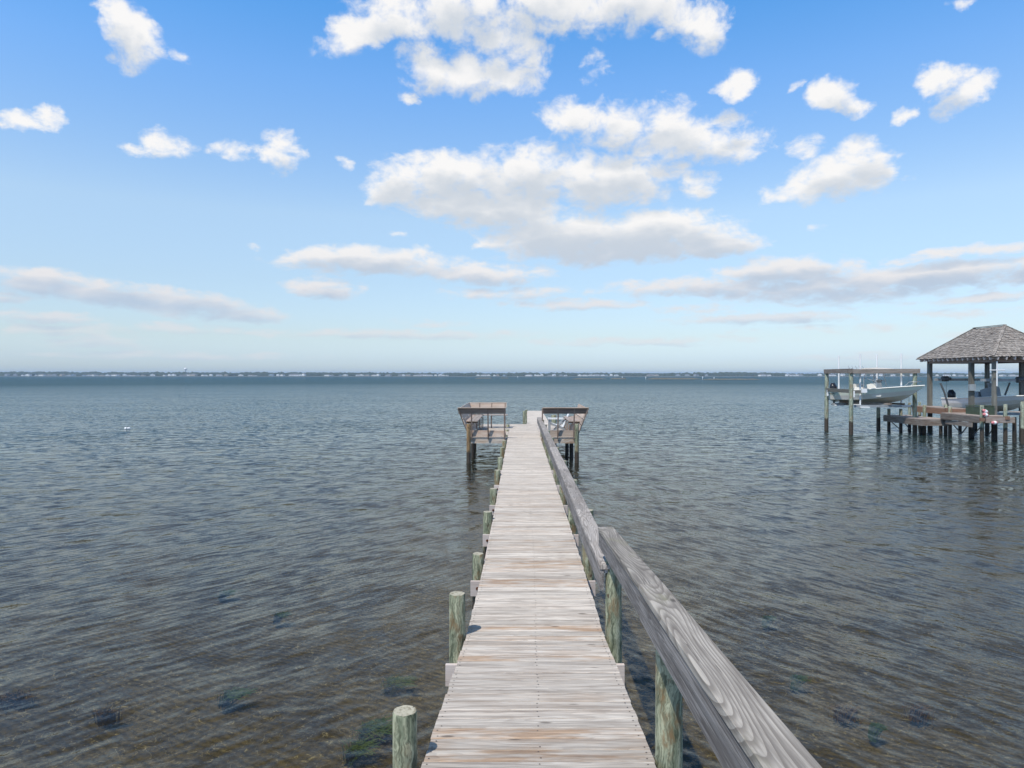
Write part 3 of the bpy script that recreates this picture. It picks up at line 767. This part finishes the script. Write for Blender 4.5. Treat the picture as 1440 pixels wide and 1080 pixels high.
cluster(8, 24, 2, 'grey'); cluster(31, 45, 2, 'white'); cluster(48, 62, 2, 'white'); cluster(65, 90, 3, 'grey'); cluster(92, 108, 3); cluster(116, 140, 4); cluster(142, 170, 5); cluster(172, 206, 5)
cluster(213, 218, 1, 'white'); cluster(228, 248, 3, 'white'); cluster(252, 275, 4); cluster(281, 300, 3); cluster(306, 322, 2, 'white'); cluster(334, 342, 1, 'white'); cluster(350, 362, 2, 'white')
cluster(380, 400, 3); cluster(410, 430, 4, 'white'); cluster(457, 470, 2, 'white'); cluster(476, 492, 3); cluster(500, 520, 3, 'white'); cluster(526, 536, 2, 'white'); cluster(544, 547, 1, 'grey')
cluster(560, 575, 3, 'tan'); cluster(583, 600, 4, 'white'); cluster(603, 632, 5, 'white'); cluster(670, 702, 6, 'white'); cluster(706, 712, 1); cluster(738, 765, 5, 'white'); cluster(768, 800, 4)
cluster(812, 872, 8, 'white'); cluster(910, 926, 3, 'tan'); cluster(945, 1000, 4, 'grey'); cluster(1068, 1085, 3, 'white'); cluster(1104, 1126, 4, 'white'); cluster(1150, 1156, 1, 'white')
cluster(1165, 1290, 9, 'white'); cluster(1300, 1440, 12, 'white')
desc = dict(white='white', grey='grey', tan='tan', blue='pale blue')
shp = ('with a gabled front', 'wide and low with a hipped roof', 'tall and narrow with a gabled front')
for px, k in hx:
    if k == 'mix' or random.random() < .25: k = random.choice(['white', 'white', 'grey', 'blue', 'tan'])
    st_ = random.choice([0, 0, 1, 1, 2]); src = house_mesh(k, st_)
    o = src.copy(); COL.objects.link(o)
    x = (px-VPX)*1215/F; d = shore_d(x)+random.uniform(22, 44); x = (px-VPX)*d/F
    o.location = (x, d, 0); s_ = random.uniform(.55, .9); o.scale = (s_, s_, s_*random.uniform(.8, 1.0)); o.rotation_euler = (0, 0, random.uniform(-.5, .5))
    tag(o, 'tiny distant %s house %s on the far shore' % (desc[k], shp[st_]), 'house', 'houses along the far shore')
for ob in protos.values(): bpy.data.objects.remove(ob)
wt = empty('water_tower', ((261-VPX)*1500/F, 1500, 0), 'white bulb topped water tower rising above the far shore trees', 'water tower')
tx = wt.location.x
m = MB(); m.tube([(tx, 1500, 0), (tx, 1500, 14)], [1.0, .8], 10); m.build('stem', hm['grey'], wt)
m = MB(); m.tube([(tx, 1500, 12.5), (tx, 1500, 13.5), (tx, 1500, 15.5), (tx, 1500, 17.5), (tx, 1500, 18.6)], [.8, 2.6, 3.5, 2.9, .9], 14); m.build('tank', hm['white'], wt)
# low banks and markers in the channel
for (a, b_, py, h) in ((667, 694, 532.3, .5), (703, 716, 532.0, .4), (802, 855, 533.2, .45), (858, 882, 533.2, .6), (907, 988, 533.4, .7), (985, 1072, 534.0, .5)):
    d = 3072/(py-HORI); x0, x1 = (a-VPX)*d/F, (b_-VPX)*d/F
    m = MB(); vs = []; n = 24
    for i in range(n+1):
        f = i/n; tp = min(1, 6*min(f, 1-f)); hh = 1.5*h*tp*(.8+.3*random.random())
        x = x0+(x1-x0)*f; vs += [(x, d-4*tp-1, -.3), (x, d-2*tp, hh), (x, d+4*tp, hh*.9), (x, d+7*tp+1, -.3)]
    m.add(vs, [[i*4+c, (i+1)*4+c, (i+1)*4+c+1, i*4+c+1] for i in range(n) for c in range(3)])
    tag(m.build('low_sandbank', plain('bank_earth', (.12, .11, .08), .9, .3, scale=.5)), kind='structure')
for px, py, h, lab in ((908, 533.4, 1.9, 'white channel marker post at the left end of the long low bank'), (988, 533.5, 1.9, 'white channel marker post at the middle of the long low bank'), (1004, 533.3, 1.4, 'short white channel marker post right of the middle marker'),
                       (728, 531.6, 1.8, 'lone white channel marker post beyond the pier end'), (875, 532.2, 1.6, 'white channel marker post on the short dark bank')):
    d = 3072/(py-HORI)-6; x = (px-VPX)*d/F
    e = empty('channel_marker', (x, d, 0), lab, 'marker', 'channel markers')
    m = MB(); m.tube([(x, d, -1), (x, d, h)], .12, 6); m.build('post', M['white'], e); m = MB(); m.beam((x-.35, d-.15, h-.35), (x+.35, d-.15, h-.35), .04, .6); m.build('board', M['white'], e)

# ------------------------------------------------------------------ sea bed
def depth(x, y):
    r = np.hypot(x, y); return -np.interp(r, [0, 5, 9, 16, 30, 60, 200, 30000], [.30, .36, .48, .72, 1.05, 1.5, 2.5, 3.0])
def polar(rmin, rmax, nr, na_dense, na_coarse, half=52):
    rr = np.exp(np.linspace(math.log(rmin), math.log(rmax), nr))
    a1 = np.linspace(-R(half), R(half), na_dense); a2 = np.linspace(R(half), 2*math.pi-R(half), na_coarse+2)[1:-1]
    aa = np.concatenate([a1, a2]); na = len(aa)
    X = np.outer(rr, np.sin(aa)); Y = np.outer(rr, np.cos(aa)); return rr, aa, X, Y
def gridmesh(name, X, Y, Z, mat, center_z):
    nr, na = X.shape
    co = np.stack([X, Y, Z], -1).reshape(-1, 3).astype(np.float32); co = np.vstack([co, [[0, 0, center_z]]]).astype(np.float32)
    i = np.arange(nr-1)[:, None]*na; j = np.arange(na)[None, :]; jn = (j+1) % na
    q = np.stack([i+j, i+na+j, i+na+jn, i+jn], -1).reshape(-1, 4)[:, ::-1]
    tri = np.stack([np.full(na, nr*na), np.arange(na), (np.arange(na)+1) % na], -1)[:, ::-1]
    me = bpy.data.meshes.new(name)
    me.vertices.add(len(co)); me.vertices.foreach_set('co', co.ravel())
    nl = q.size+tri.size; me.loops.add(nl); me.loops.foreach_set('vertex_index', np.concatenate([q.ravel(), tri.ravel()]).astype(np.int32))
    npoly = len(q)+len(tri); me.polygons.add(npoly)
    ls = np.concatenate([np.arange(len(q))*4, len(q)*4+np.arange(len(tri))*3]).astype(np.int32)
    me.polygons.foreach_set('loop_start', ls)
    me.polygons.foreach_set('use_smooth', np.ones(npoly, dtype=bool))
    me.materials.append(mat); me.update(calc_edges=True); me.validate()
    ob = bpy.data.objects.new(name, me); COL.objects.link(ob); return ob

msand, t = newmat('seabed_sand')
gp = t.n('ShaderNodeNewGeometry').outputs['Position']
n1 = t.noise(gp, 1.1, 5, .6); n2 = t.noise(gp, 16, 5, .7); n3 = t.noise(t.mapping(gp, (3, 3, 3)), 1.0, 3, .5, 1.5)
col = t.mix(t.mr(n1, .35, .65, 0, 1, True), C4(.105, .086, .055), C4(.195, .162, .105))
col = t.mul(col, C4(.5, .5, .48), t.mr(n2, .4, .55, .8, 0, True))
caustic = t.math('ABSOLUTE', t.math('SUBTRACT', n3, .5))
col = t.mix(t.math('MULTIPLY', t.mr(caustic, .0, .012, .95, 0, True), t.mr(n2, .42, .56, 0, 1)), col, C4(.50, .45, .32))  # thin pale squiggles: sunlight focused by ripples, painted into the sand colour
rip = t.math('SINE', t.math('ADD', t.math('MULTIPLY', t.n('ShaderNodeSeparateXYZ', {0: t.mapping(gp, rot=(0, 0, .5))}).outputs[1], 60.0), t.math('MULTIPLY', n1, 22)))
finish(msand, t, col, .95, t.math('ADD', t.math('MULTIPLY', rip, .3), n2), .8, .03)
rr, aa, X, Y = polar(.8, 26000, 200, 160, 40)
Z = depth(X, Y)+.03*np.sin(X*1.7+np.sin(Y*1.1)*1.5)*np.cos(Y*1.3)*(np.hypot(X, Y) < 60)
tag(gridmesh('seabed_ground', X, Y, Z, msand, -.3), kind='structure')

# eelgrass tufts seen through the water
mgrass, t = newmat('eelgrass'); tc = t.n('ShaderNodeTexCoord').outputs['Object']
finish(mgrass, t, t.mix(t.noise(tc, 9, 4), C4(.03, .075, .015), C4(.11, .19, .035)), .6)
mweed, t = newmat('brown_weed'); tc = t.n('ShaderNodeTexCoord').outputs['Object']
finish(mweed, t, t.mix(t.noise(tc, 9, 4), C4(.10, .062, .03), C4(.20, .13, .065)), .8)
tufts = [(322, 994, .22, 0, 'small dark green eelgrass tuft on the bottom left of the two nearest tufts'), (553, 976, .24, 0, 'dark green eelgrass tuft on the bottom behind the nearest piling top'), (522, 1046, .28, 0, 'largest dark green eelgrass tuft beside the nearest piling'),
         (1120, 969, .12, 0, 'small green eelgrass tuft right of the sloping handrail'), (1078, 874, .12, 0, 'faint green eelgrass tuft farthest out right of the handrail'), (316, 833, .2, 0, 'faint dark eelgrass tuft farthest out on the left'),
         (392, 869, .16, 0, 'faint eelgrass tuft in the open water left of the third piling'), (1188, 1015, .17, 1, 'round brown weed patch right of the sloping handrail'), (1290, 1013, .15, 1, 'brown weed patch near the right edge of the view'),
         (1230, 1044, .10, 0, 'small green eelgrass tuft between and below the two brown weed patches'), (152, 1019, .13, 1, 'small dark weed patch near the lower left corner'), (20, 990, .25, 1, 'dark weed patch at the left edge of the view'), (500, 1079, .2, 0, 'eelgrass tuft at the lower edge left of the nearest piling')]
for px, py, r, kd, lab in tufts:
    d = (CAMZ+.42)*F/(py-HORI); x = (px-VPX)*d/F; b = float(depth(x, d))
    m = MB(); r *= .62
    for k in range(220 if not kd else 110):
        a = random.gauss(.15, .75); L = r*min(2.2, .35+random.expovariate(1.6)); x0 = random.gauss(0, r*.22)-r*.35; y0_ = random.gauss(0, r*.26)
        rt = Vector((x0, y0_, b)); w = random.uniform(.006, .013); pts = []
        if kd: x0 = random.gauss(0, r*.6); rt = Vector((x0, random.gauss(0, r*.35), b)); a = random.uniform(0, 6.28); L *= .7
        for s_ in range(4):
            f = s_/3; c = rt+Vector((math.cos(a)*L*f, math.sin(a)*L*f*.6, .04+.16*math.sin(f*1.9)*random.uniform(.7, 1)))
            pts += [c+Vector((0, -w*(1-f*.7), 0)), c+Vector((0, w*(1-f*.7), .004))]
        m.add(pts, [[0, 2, 3, 1], [2, 4, 5, 3], [4, 6, 7, 5]])
    o = m.build('seagrass_tuft' if not kd else 'weed_patch', mgrass if not kd else mweed); o.location = (x, d, 0)
    tag(o, lab, 'seagrass' if not kd else 'seaweed', 'weeds on the sea bed')

# ------------------------------------------------------------------ water
rr = np.concatenate([np.exp(np.linspace(0, math.log(90), 1000)), 90*np.exp(np.linspace(0, math.log(26000/90), 150))[1:]])
_, aa, _, _ = polar(1, 2, 2, 700, 60)
X = np.outer(rr, np.sin(aa)); Y = np.outer(rr, np.cos(aa)); dr_ = np.gradient(rr)
dcell = np.maximum(dr_, rr*R(104)/620)[:, None]
Zw = np.zeros_like(X)
NRW = int((rr < 92).sum()); XW = X[:NRW].astype(np.float32); YW = Y[:NRW].astype(np.float32); dcell = dcell[:NRW].astype(np.float32)
wl = 1/(1+np.exp((XW-0.0)/1.6)); wr = 1-wl
def system(n, lmin, lmax, ang, spread, slope, weight):
    global Zw
    for k in range(n):
        lam = math.exp(rng.uniform(math.log(lmin), math.log(lmax))); th = R(ang+rng.normal()*spread)
        kx, ky = math.cos(th)*2*math.pi/lam, math.sin(th)*2*math.pi/lam
        amp = slope*math.sqrt(2/n)*lam/(2*math.pi)
        att = np.clip((lam/dcell-3)/4, 0, 1); nz = int((att.max(1) > 0).sum())
        if nz == 0: continue
        x, y_, a_ = XW[:nz], YW[:nz], att[:nz]*(weight[:nz] if hasattr(weight, 'shape') else weight)
        ph = kx*x+ky*y_+rng.uniform(0, 6.28)
        ph += .9*np.sin(x*(.31/lam**.5)+rng.uniform(0, 6.28))*np.cos(y_*(.27/lam**.5))
        Zw[:nz] += amp*a_*(np.sin(ph)+.22*np.sin(2*ph+.4))
near_ = np.clip(1.3-np.hypot(XW, YW)/60, .25, 1)
system(30, .08, .28, -40, 12, .066, wl)
system(30, .08, .28, 216, 13, .066, wr)
system(30, .06, .24, -84, 36, .066, 1.0)
system(8, .8, 2.2, -70, 25, .022*1.0, near_)
mw, t = newmat('sea_water')
geo = t.n('ShaderNodeNewGeometry').outputs
pos = geo['Position']
sp = t.n('ShaderNodeSeparateXYZ', {0: pos}).outputs
dist = t.vm('LENGTH', pos, out=1)
def slopes(scale, stretch, rot, amp, det):
    v = t.mapping(t.mapping(pos, rot=(0, 0, rot)), (scale/stretch, scale, scale))
    c = t.noise(v, 1.0, det, .6, .3, out=1)
    return t.vm('MULTIPLY', t.vm('SUBTRACT', c, (.5, .5, .5)), (amp*.7, amp, 0))
gust = t.noise(t.mapping(pos, (.05, .16, 1)), 1.0, 3, .55)
gm = t.mr(gust, .3, .7, .75, 1.25)
def crests(scale, stretch, theta, amp, det, w):
    "ripples with long crests along the direction theta"
    v = t.mapping(t.mapping(pos, rot=(0, 0, -theta)), (scale/stretch, scale, scale))
    n_ = t.math('MULTIPLY', t.math('SUBTRACT', t.noise(v, 1.0, det, .55, .35), .5), w)
    d_ = t.n('ShaderNodeVectorMath', {0: (-math.sin(theta)*amp, math.cos(theta)*amp, 0), 'Scale': n_}, operation='SCALE').outputs[0]
    return d_
wright = t.mr(sp[0], -3.5, 3.5, 0, 1, True); wleft = t.math('SUBTRACT', 1.0, wright)
a1 = t.vm('ADD', crests(10.0, 4.2, .80, .80, 4, wleft), crests(10.0, 4.2, -.95, .80, 4, wright))
a2 = t.vm('ADD', crests(3.6, 4.0, .62, .36, 4, wleft), crests(3.6, 4.0, -.80, .32, 4, wright)); a3 = slopes(48.0, 1.5, .2, .34, 2)
far = t.mr(dist, 9, 42, .05, 1)
a4 = slopes(3.2, 1.7, .03, 1.9, 6)
sl = t.vm('ADD', t.vm('ADD', a1, a2), a3)
f4 = t.n('ShaderNodeVectorMath', {0: a4, 'Scale': far}, operation='SCALE').outputs[0]
sl = t.vm('ADD', sl, f4)
sl = t.n('ShaderNodeVectorMath', {0: sl, 'Scale': gm}, operation='SCALE').outputs[0]
nor = t.vm('NORMALIZE', t.vm('ADD', geo['Normal'], sl))
fr = t.n('ShaderNodeFresnel', {'IOR': 1.333, 'Normal': nor}).outputs[0]
gl = t.n('ShaderNodeBsdfGlossy', {'Color': C4(.86, .86, .84), 'Roughness': .05, 'Normal': nor}).outputs[0]
murk = t.mr(dist, 5, 70, .12, .97)
body = t.n('ShaderNodeValToRGB', {0: t.mr(dist, 4, 300, 0, 1)})
cr = body.color_ramp; cr.elements[0].position = 0; cr.elements[0].color = C4(.070, .058, .034)
cr.elements[1].position = 1; cr.elements[1].color = C4(.014, .056, .074)
for p_, c_ in ((.05, C4(.050, .050, .036)), (.13, C4(.026, .054, .054)), (.4, C4(.014, .056, .072))):
    e_ = cr.elements.new(p_); e_.color = c_
dif = t.n('ShaderNodeBsdfDiffuse', {'Color': body.outputs[0]}).outputs[0]
tr = t.n('ShaderNodeBsdfTransparent', {'Color': C4(.70, .66, .50)}).outputs[0]
under = t.n('ShaderNodeMixShader', {0: murk, 1: tr, 2: dif}).outputs[0]
cap_ = t.math('MINIMUM', t.mr(dist, 12, 40, .36, .80), t.mr(dist, 45, 260, .80, .18))   # unresolved wave facets keep a rough sea from mirroring at grazing angles
out = t.n('ShaderNodeMixShader', {0: t.math('MINIMUM', fr, cap_), 1: under, 2: gl}).outputs[0]
t.n('ShaderNodeOutputMaterial', {'Surface': out})
tag(gridmesh('sea_water', X, Y, Zw, mw, 0), kind='structure')

# ------------------------------------------------------------------ haze
HAZE = 0.00022
if HAZE:
    m = MB(); x0, x1, y0, y1, z0, z1 = -27000, 27000, -27000, 27000, -4.2, 22
    m.add([(x0, y0, z0), (x1, y0, z0), (x1, y1, z0), (x0, y1, z0), (x0, y0, z1), (x1, y0, z1), (x1, y1, z1), (x0, y1, z1)],
          [[3, 2, 1, 0], [4, 5, 6, 7], [0, 1, 5, 4], [1, 2, 6, 5], [2, 3, 7, 6], [3, 0, 4, 7]])
    mh, t = newmat('sea_haze'); t.n('ShaderNodeOutputMaterial', {'Volume': t.n('ShaderNodeVolumePrincipled', {'Color': C4(.55, .74, 1.0), 'Density': HAZE}).outputs[0]})
    tag(m.build('haze', mh), kind='stuff')

# ------------------------------------------------------------------ sky with clouds
sun_dir = Vector((-.37, -.50, 1.0)).normalized()
el = math.asin(sun_dir.z); az = math.atan2(sun_dir.x, sun_dir.y)
w = bpy.data.worlds.new('World'); S.world = w; w.use_nodes = True
w.node_tree.nodes.clear(); t = NT(w.node_tree)
sky = t.n('ShaderNodeTexSky', sky_type='NISHITA', sun_disc=False, sun_elevation=el, sun_rotation=az, altitude=0, air_density=1.0, dust_density=.6, ozone_density=1.0)
dirv = t.n('ShaderNodeTexCoord').outputs['Generated']
ds = t.n('ShaderNodeSeparateXYZ', {0: dirv}).outputs
azn = t.math('ARCTAN2', ds[0], ds[1]); eln = t.math('ARCSINE', ds[2])
P0 = t.n('ShaderNodeCombineXYZ', {0: azn, 1: eln}).outputs[0]
SKYC = [(.80,.96,1.22),(.73,.88,1.22),(.82,.87,1.0),(1.02,1.03,1.06),(1.30,1.29,1.23),(.90,1.32,1.62),(.58,1.26,1.70),(.52,1.2,1.70)]
clouds = [ # px, py, rx, ry, tilt deg, strength
 (165,22,34,30,0,1), (190,55,46,38,20,1), (22,168,34,13,0,.9), (70,168,28,15,0,.9), (5,176,20,8,0,.8), (235,205,46,21,0,1), (185,213,22,8,0,.6), (392,212,34,24,0,1), (325,212,26,16,0,.62), (240,80,14,10,0,.5),
 (500,48,62,24,-18,1), (560,22,70,28,0,1), (655,12,90,40,0,1), (770,6,110,40,0,1), (880,0,90,34,0,1), (955,22,55,26,25,1), (995,38,34,30,0,1), (690,50,60,26,0,.7),
 (610,92,52,30,10,1), (665,102,70,28,0,1), (730,108,40,22,0,.8), (735,62,36,30,0,.75), (578,132,12,10,0,.6), (840,90,22,18,0,.6), (940,48,16,9,0,.6), (1032,124,30,18,-15,.95), (1115,118,10,7,0,.6),
 (1168,130,36,28,0,1), (1195,150,34,16,15,.9), (1325,118,46,28,10,1), (1355,138,48,22,-15,.95), (1270,162,18,11,0,.8), (1350,5,25,9,0,.8),
 (800,165,42,30,0,.95), (870,180,62,34,0,.95), (935,172,60,28,0,.95), (1005,205,75,26,0,.9), (960,200,90,30,0,.9), (1030,172,30,14,0,.8),
 (565,262,58,34,0,1.1), (640,250,80,36,0,1.1), (735,248,100,42,0,1.1), (850,255,105,38,0,1.1), (690,295,150,32,8,1.1), (620,290,90,26,14,1.0), (980,260,30,22,0,.8), (930,240,50,20,0,.8),
 (800,338,120,30,4,1.1), (900,332,140,30,0,1.1), (990,342,80,18,4,1.0), (760,350,60,14,0,.8),
 (1180,252,80,32,-6,1.0), (1125,268,62,16,-4,.9), (1215,222,44,30,0,.85), (1240,240,36,20,0,.85), (1135,210,30,14,0,.6),
 (520,368,136,17,0,.95), (450,364,70,12,0,.8), (680,386,92,13,0,.9), (450,408,56,14,0,.85), (685,346,26,6,0,.6), (555,328,14,6,0,.6), (355,347,12,5,0,.6), (480,230,14,10,0,.55), (1152,319,18,5,0,.6),
 (60,398,110,17,4,.85), (160,414,130,17,4,.9), (270,430,110,17,4,.85), (340,442,70,10,0,.8), (20,415,50,9,0,.75), (130,480,90,10,0,.7), (70,465,80,9,0,.65),
 (1100,384,110,18,0,.95), (1000,402,170,12,0,.8), (1180,404,190,22,0,.85), (1310,390,170,17,-3,.95), (1350,356,130,8,-3,.85), (1400,415,150,7,-3,.8), (1440,378,30,18,0,.9),
 (730,412,110,8,0,.6), (560,470,200,7,0,.62), (250,500,220,6,0,.6), (900,480,190,6,0,.6), (60,445,90,8,0,.7), (250,462,120,7,0,.65), (1250,500,160,6,0,.6), (1080,448,150,8,0,.75), (820,428,120,7,0,.65), (1385,470,80,6,0,.65), (990,434,80,6,0,.5), (1170,462,130,6,0,.4), (1330,440,120,7,0,.4), (600,455,60,5,0,.4),
]
ev_ = t.math('POWER', t.math('MAXIMUM', eln, .001), .6)
PN = t.n('ShaderNodeCombineXYZ', {0: azn, 1: ev_}).outputs[0]
wv = t.noise(t.mapping(PN, (13, 20, 1)), 1.0, 5, .62, out=1)
wamp = t.n('ShaderNodeCombineXYZ', {0: .075, 1: t.mr(eln, .04, .30, .012, .046)}).outputs[0]
PW0 = t.vm('ADD', P0, t.vm('MULTIPLY', t.vm('SUBTRACT', wv, (.5, .5, .5)), wamp))
UP = t.n('ShaderNodeCombineXYZ', {0: -.004, 1: t.mr(eln, .08, .34, .008, .034)}).outputs[0]
PW1 = t.vm('ADD', PW0, UP)
fine = t.noise(t.mapping(PN, (24, 36, 1)), 1.0, 10, .61, .25)
fineb = t.math('MULTIPLY', t.math('SUBTRACT', fine, .5), 2.5)
fine2 = t.math('MULTIPLY', t.math('SUBTRACT', t.noise(t.mapping(t.vm('ADD', PN, UP), (22, 36, 1)), 1.0, 4, .5), .5), 1.0)
def ellipse(c):
    px, py, rx, ry, tl, sg = c
    a0 = math.atan((px-VPX)/F); e0 = math.atan((HORI-py)/F*math.cos(a0))
    return a0, e0, rx/F*math.cos(a0)**2*1.16, ry/F*math.cos(a0)*(1.16 if py < 330 else 1.42), R(-tl), sg*(1 if py < 330 else 1.12)
ELL = [ellipse(c) for c in clouds]
def field(g, sp, lst):
    cur = None
    for (a0, e0, ra, re, tl, sg) in lst:
        pk = g.n('ShaderNodeCombineXYZ', {0: sp[0], 1: sp[1], 2: 0.0 if cur is None else cur}).outputs[0]   # z only orders the evaluation
        q = g.mapping(pk, (ra, re, 1e7), (a0, e0, 0), (0, 0, tl), 'TEXTURE')
        l = g.math('MULTIPLY_ADD', g.vm('DOT_PRODUCT', q, q, out=1), -sg, sg)
        cur = l if cur is None else g.math('MAXIMUM', cur, l)
    return g.math('MAXIMUM', cur if cur is not None else -1.2, -1.2)
# clear sky: the physical sky, graded by height to the deep polarised blue over a pale grey-blue horizon
skyb = t.n('ShaderNodeHueSaturation', {'Saturation': 1.0, 'Color': sky.outputs[0]}).outputs[0]
rmp = t.n('ShaderNodeValToRGB', {0: t.mr(eln, 0, 1.2)}); cr = rmp.color_ramp
stops = [(0.0, SKYC[0]), (.0175, SKYC[1]), (.045, SKYC[2]), (.11, SKYC[3]), (.185, SKYC[4]), (.33, SKYC[5]), (.415, SKYC[6]), (.5, SKYC[7]), (.66, (.42, .72, .90)), (1.0, (.34, .42, .46))]
cr.elements[0].position = 0; cr.elements[0].color = C4(*stops[0][1]); cr.elements[1].position = 1; cr.elements[1].color = C4(*stops[-1][1])
for p_, c_ in stops[1:-1]:
    e_ = cr.elements.new(p_); e_.color = C4(*c_)
skyc = t.mul(skyb, rmp.outputs[0])
lowm = t.mr(eln, .07, .24, 0, 1, True)
lit = t.mix(lowm, C4(5.25, 5.2, 5.35), C4(6.5, 6.4, 6.3))
drk = t.mix(lowm, C4(3.0, 3.75, 4.8), C4(3.9, 4.3, 4.8))
afade = t.mr(eln, .01, .13, .42, .98, True)
STR = .15
def shader_for(F0, F1, g=None, io=None):
    g = g or t; af, sc, lt, dk = io or (afade, skyc, lit, drk)
    alpha = g.math('MULTIPLY', g.mr(F0, .04, .95, 0, 1, True), af)
    shade = g.mr(F1, .1, 1.15, 0, .9, True)
    fin = g.mix(alpha, sc, g.mix(shade, lt, dk))
    return g.n('ShaderNodeBackground', {'Color': fin, 'Strength': STR}).outputs[0]
def cell(a_lo, a_hi, e_lo, e_hi):
    M_ = .035
    def hit(c, grow, sh=(0, 0)):
        a0, e0, ra, re, tl, sg = c; k = 1.48
        ca, sa = abs(math.cos(tl)), abs(math.sin(tl)); bx, by = k*(ra*ca+re*sa)+grow, k*(ra*sa+re*ca)+grow*.6
        return a0-sh[0]+bx > a_lo and a0-sh[0]-bx < a_hi and e0-sh[1]+by > e_lo and e0-sh[1]-by < e_hi
    l0 = [c for c in ELL if hit(c, M_)]
    l1 = [c for c in ELL if hit(c, M_+.015, (0, .016)) and c[5] >= .65]
    gt = bpy.data.node_groups.new('cloud_cell', 'ShaderNodeTree'); g = NT(gt)
    for nm, ty in (('P0', 'Vector'), ('P1', 'Vector'), ('n0', 'Float'), ('n1', 'Float'), ('af', 'Float'), ('sky', 'Color'), ('lit', 'Color'), ('drk', 'Color')):
        gt.interface.new_socket(name=nm, in_out='INPUT', socket_type='NodeSocket'+ty)
    gt.interface.new_socket(name='shader', in_out='OUTPUT', socket_type='NodeSocketShader')
    gi = g.n('NodeGroupInput').outputs
    s0 = g.n('ShaderNodeSeparateXYZ', {0: gi[0]}).outputs; s1 = g.n('ShaderNodeSeparateXYZ', {0: gi[1]}).outputs
    sh_ = shader_for(g.math('ADD', field(g, s0, l0), gi[2]), g.math('ADD', field(g, s1, l1), gi[3]), g, (gi[4], gi[5], gi[6], gi[7]))
    g.n('NodeGroupOutput', {0: sh_})
    nd = t.t.nodes.new('ShaderNodeGroup'); nd.node_tree = gt
    for k, v in enumerate((PW0, PW1, fineb, fine2, afade, skyc, lit, drk)): t.t.links.new(v, nd.inputs[k])
    return nd.outputs[0]
def pa(px): return math.atan((px-VPX)/F)
acut = [-1.4]+[pa(x) for x in (210, 450, 640, 790, 950, 1130)]+[1.4]
ecut = [-.3, .128, .24, .9]
def split(v, cuts, make):
    if len(cuts) == 2: return make(cuts[0], cuts[1])
    m_ = len(cuts)//2
    lo = split(v, cuts[:m_+1], make); hi = split(v, cuts[m_:], make)
    return t.n('ShaderNodeMixShader', {0: t.math('GREATER_THAN', v, cuts[m_]), 1: lo, 2: hi}).outputs[0]
front = split(eln, ecut, lambda e0, e1: split(azn, acut, lambda a0, a1: cell(a0, a1, e0, e1)))
# the rest of the sky, all round and overhead: scattered clouds
oth = t.noise(t.mapping(P0, (2.2, 5.0, 1), (3.1, 1.7, 0)), 1.0, 3, .5)
side = t.mr(t.math('ABSOLUTE', azn), .72, .95, 0, 1); hi_ = t.mr(eln, .56, .68, 0, 1)
o2 = t.math('ADD', t.math('ADD', t.mr(oth, .50, .72, -.6, 1.0), t.mr(t.math('MAXIMUM', side, hi_), 0, 1, -2, 0)), fineb)
rest = shader_for(o2, t.math('MULTIPLY', o2, .7))
isrest = t.math('MAXIMUM', t.math('GREATER_THAN', t.math('ABSOLUTE', azn), .76), t.math('GREATER_THAN', eln, .585))
t.n('ShaderNodeOutputWorld', {'Surface': t.n('ShaderNodeMixShader', {0: isrest, 1: front, 2: rest}).outputs[0]})
try: w.cycles.sampling_method = 'NONE'
except Exception: pass

sl_ = bpy.data.lights.new('sun', 'SUN'); sl_.energy = 4.4; sl_.angle = R(.5); sl_.color = (1.0, .94, .84)
so = bpy.data.objects.new('sun', sl_); COL.objects.link(so); so.rotation_euler = sun_dir.to_track_quat('Z', 'Y').to_euler()

# ------------------------------------------------------------------ camera and render settings
cd = bpy.data.cameras.new('camera'); cam = bpy.data.objects.new('camera', cd); COL.objects.link(cam)
cam.location = (0, 0, CAMZ); cam.rotation_euler = (R(90), 0, 0)
cd.sensor_width = 36; cd.lens = 24.0; cd.shift_x = -10/1440; cd.shift_y = -13/1440
cd.clip_start = .05; cd.clip_end = 80000
S.camera = cam
S.view_settings.view_transform = 'Standard'; S.view_settings.look = 'None'; S.view_settings.gamma = 1; S.view_settings.exposure = 0
S.render.engine = 'CYCLES'
cy = S.cycles; cy.use_denoising = True; cy.max_bounces = 8; cy.transparent_max_bounces = 12; cy.volume_bounces = 0; cy.caustics_reflective = False; cy.caustics_refractive = False
cy.use_adaptive_sampling = True; cy.adaptive_threshold = .01
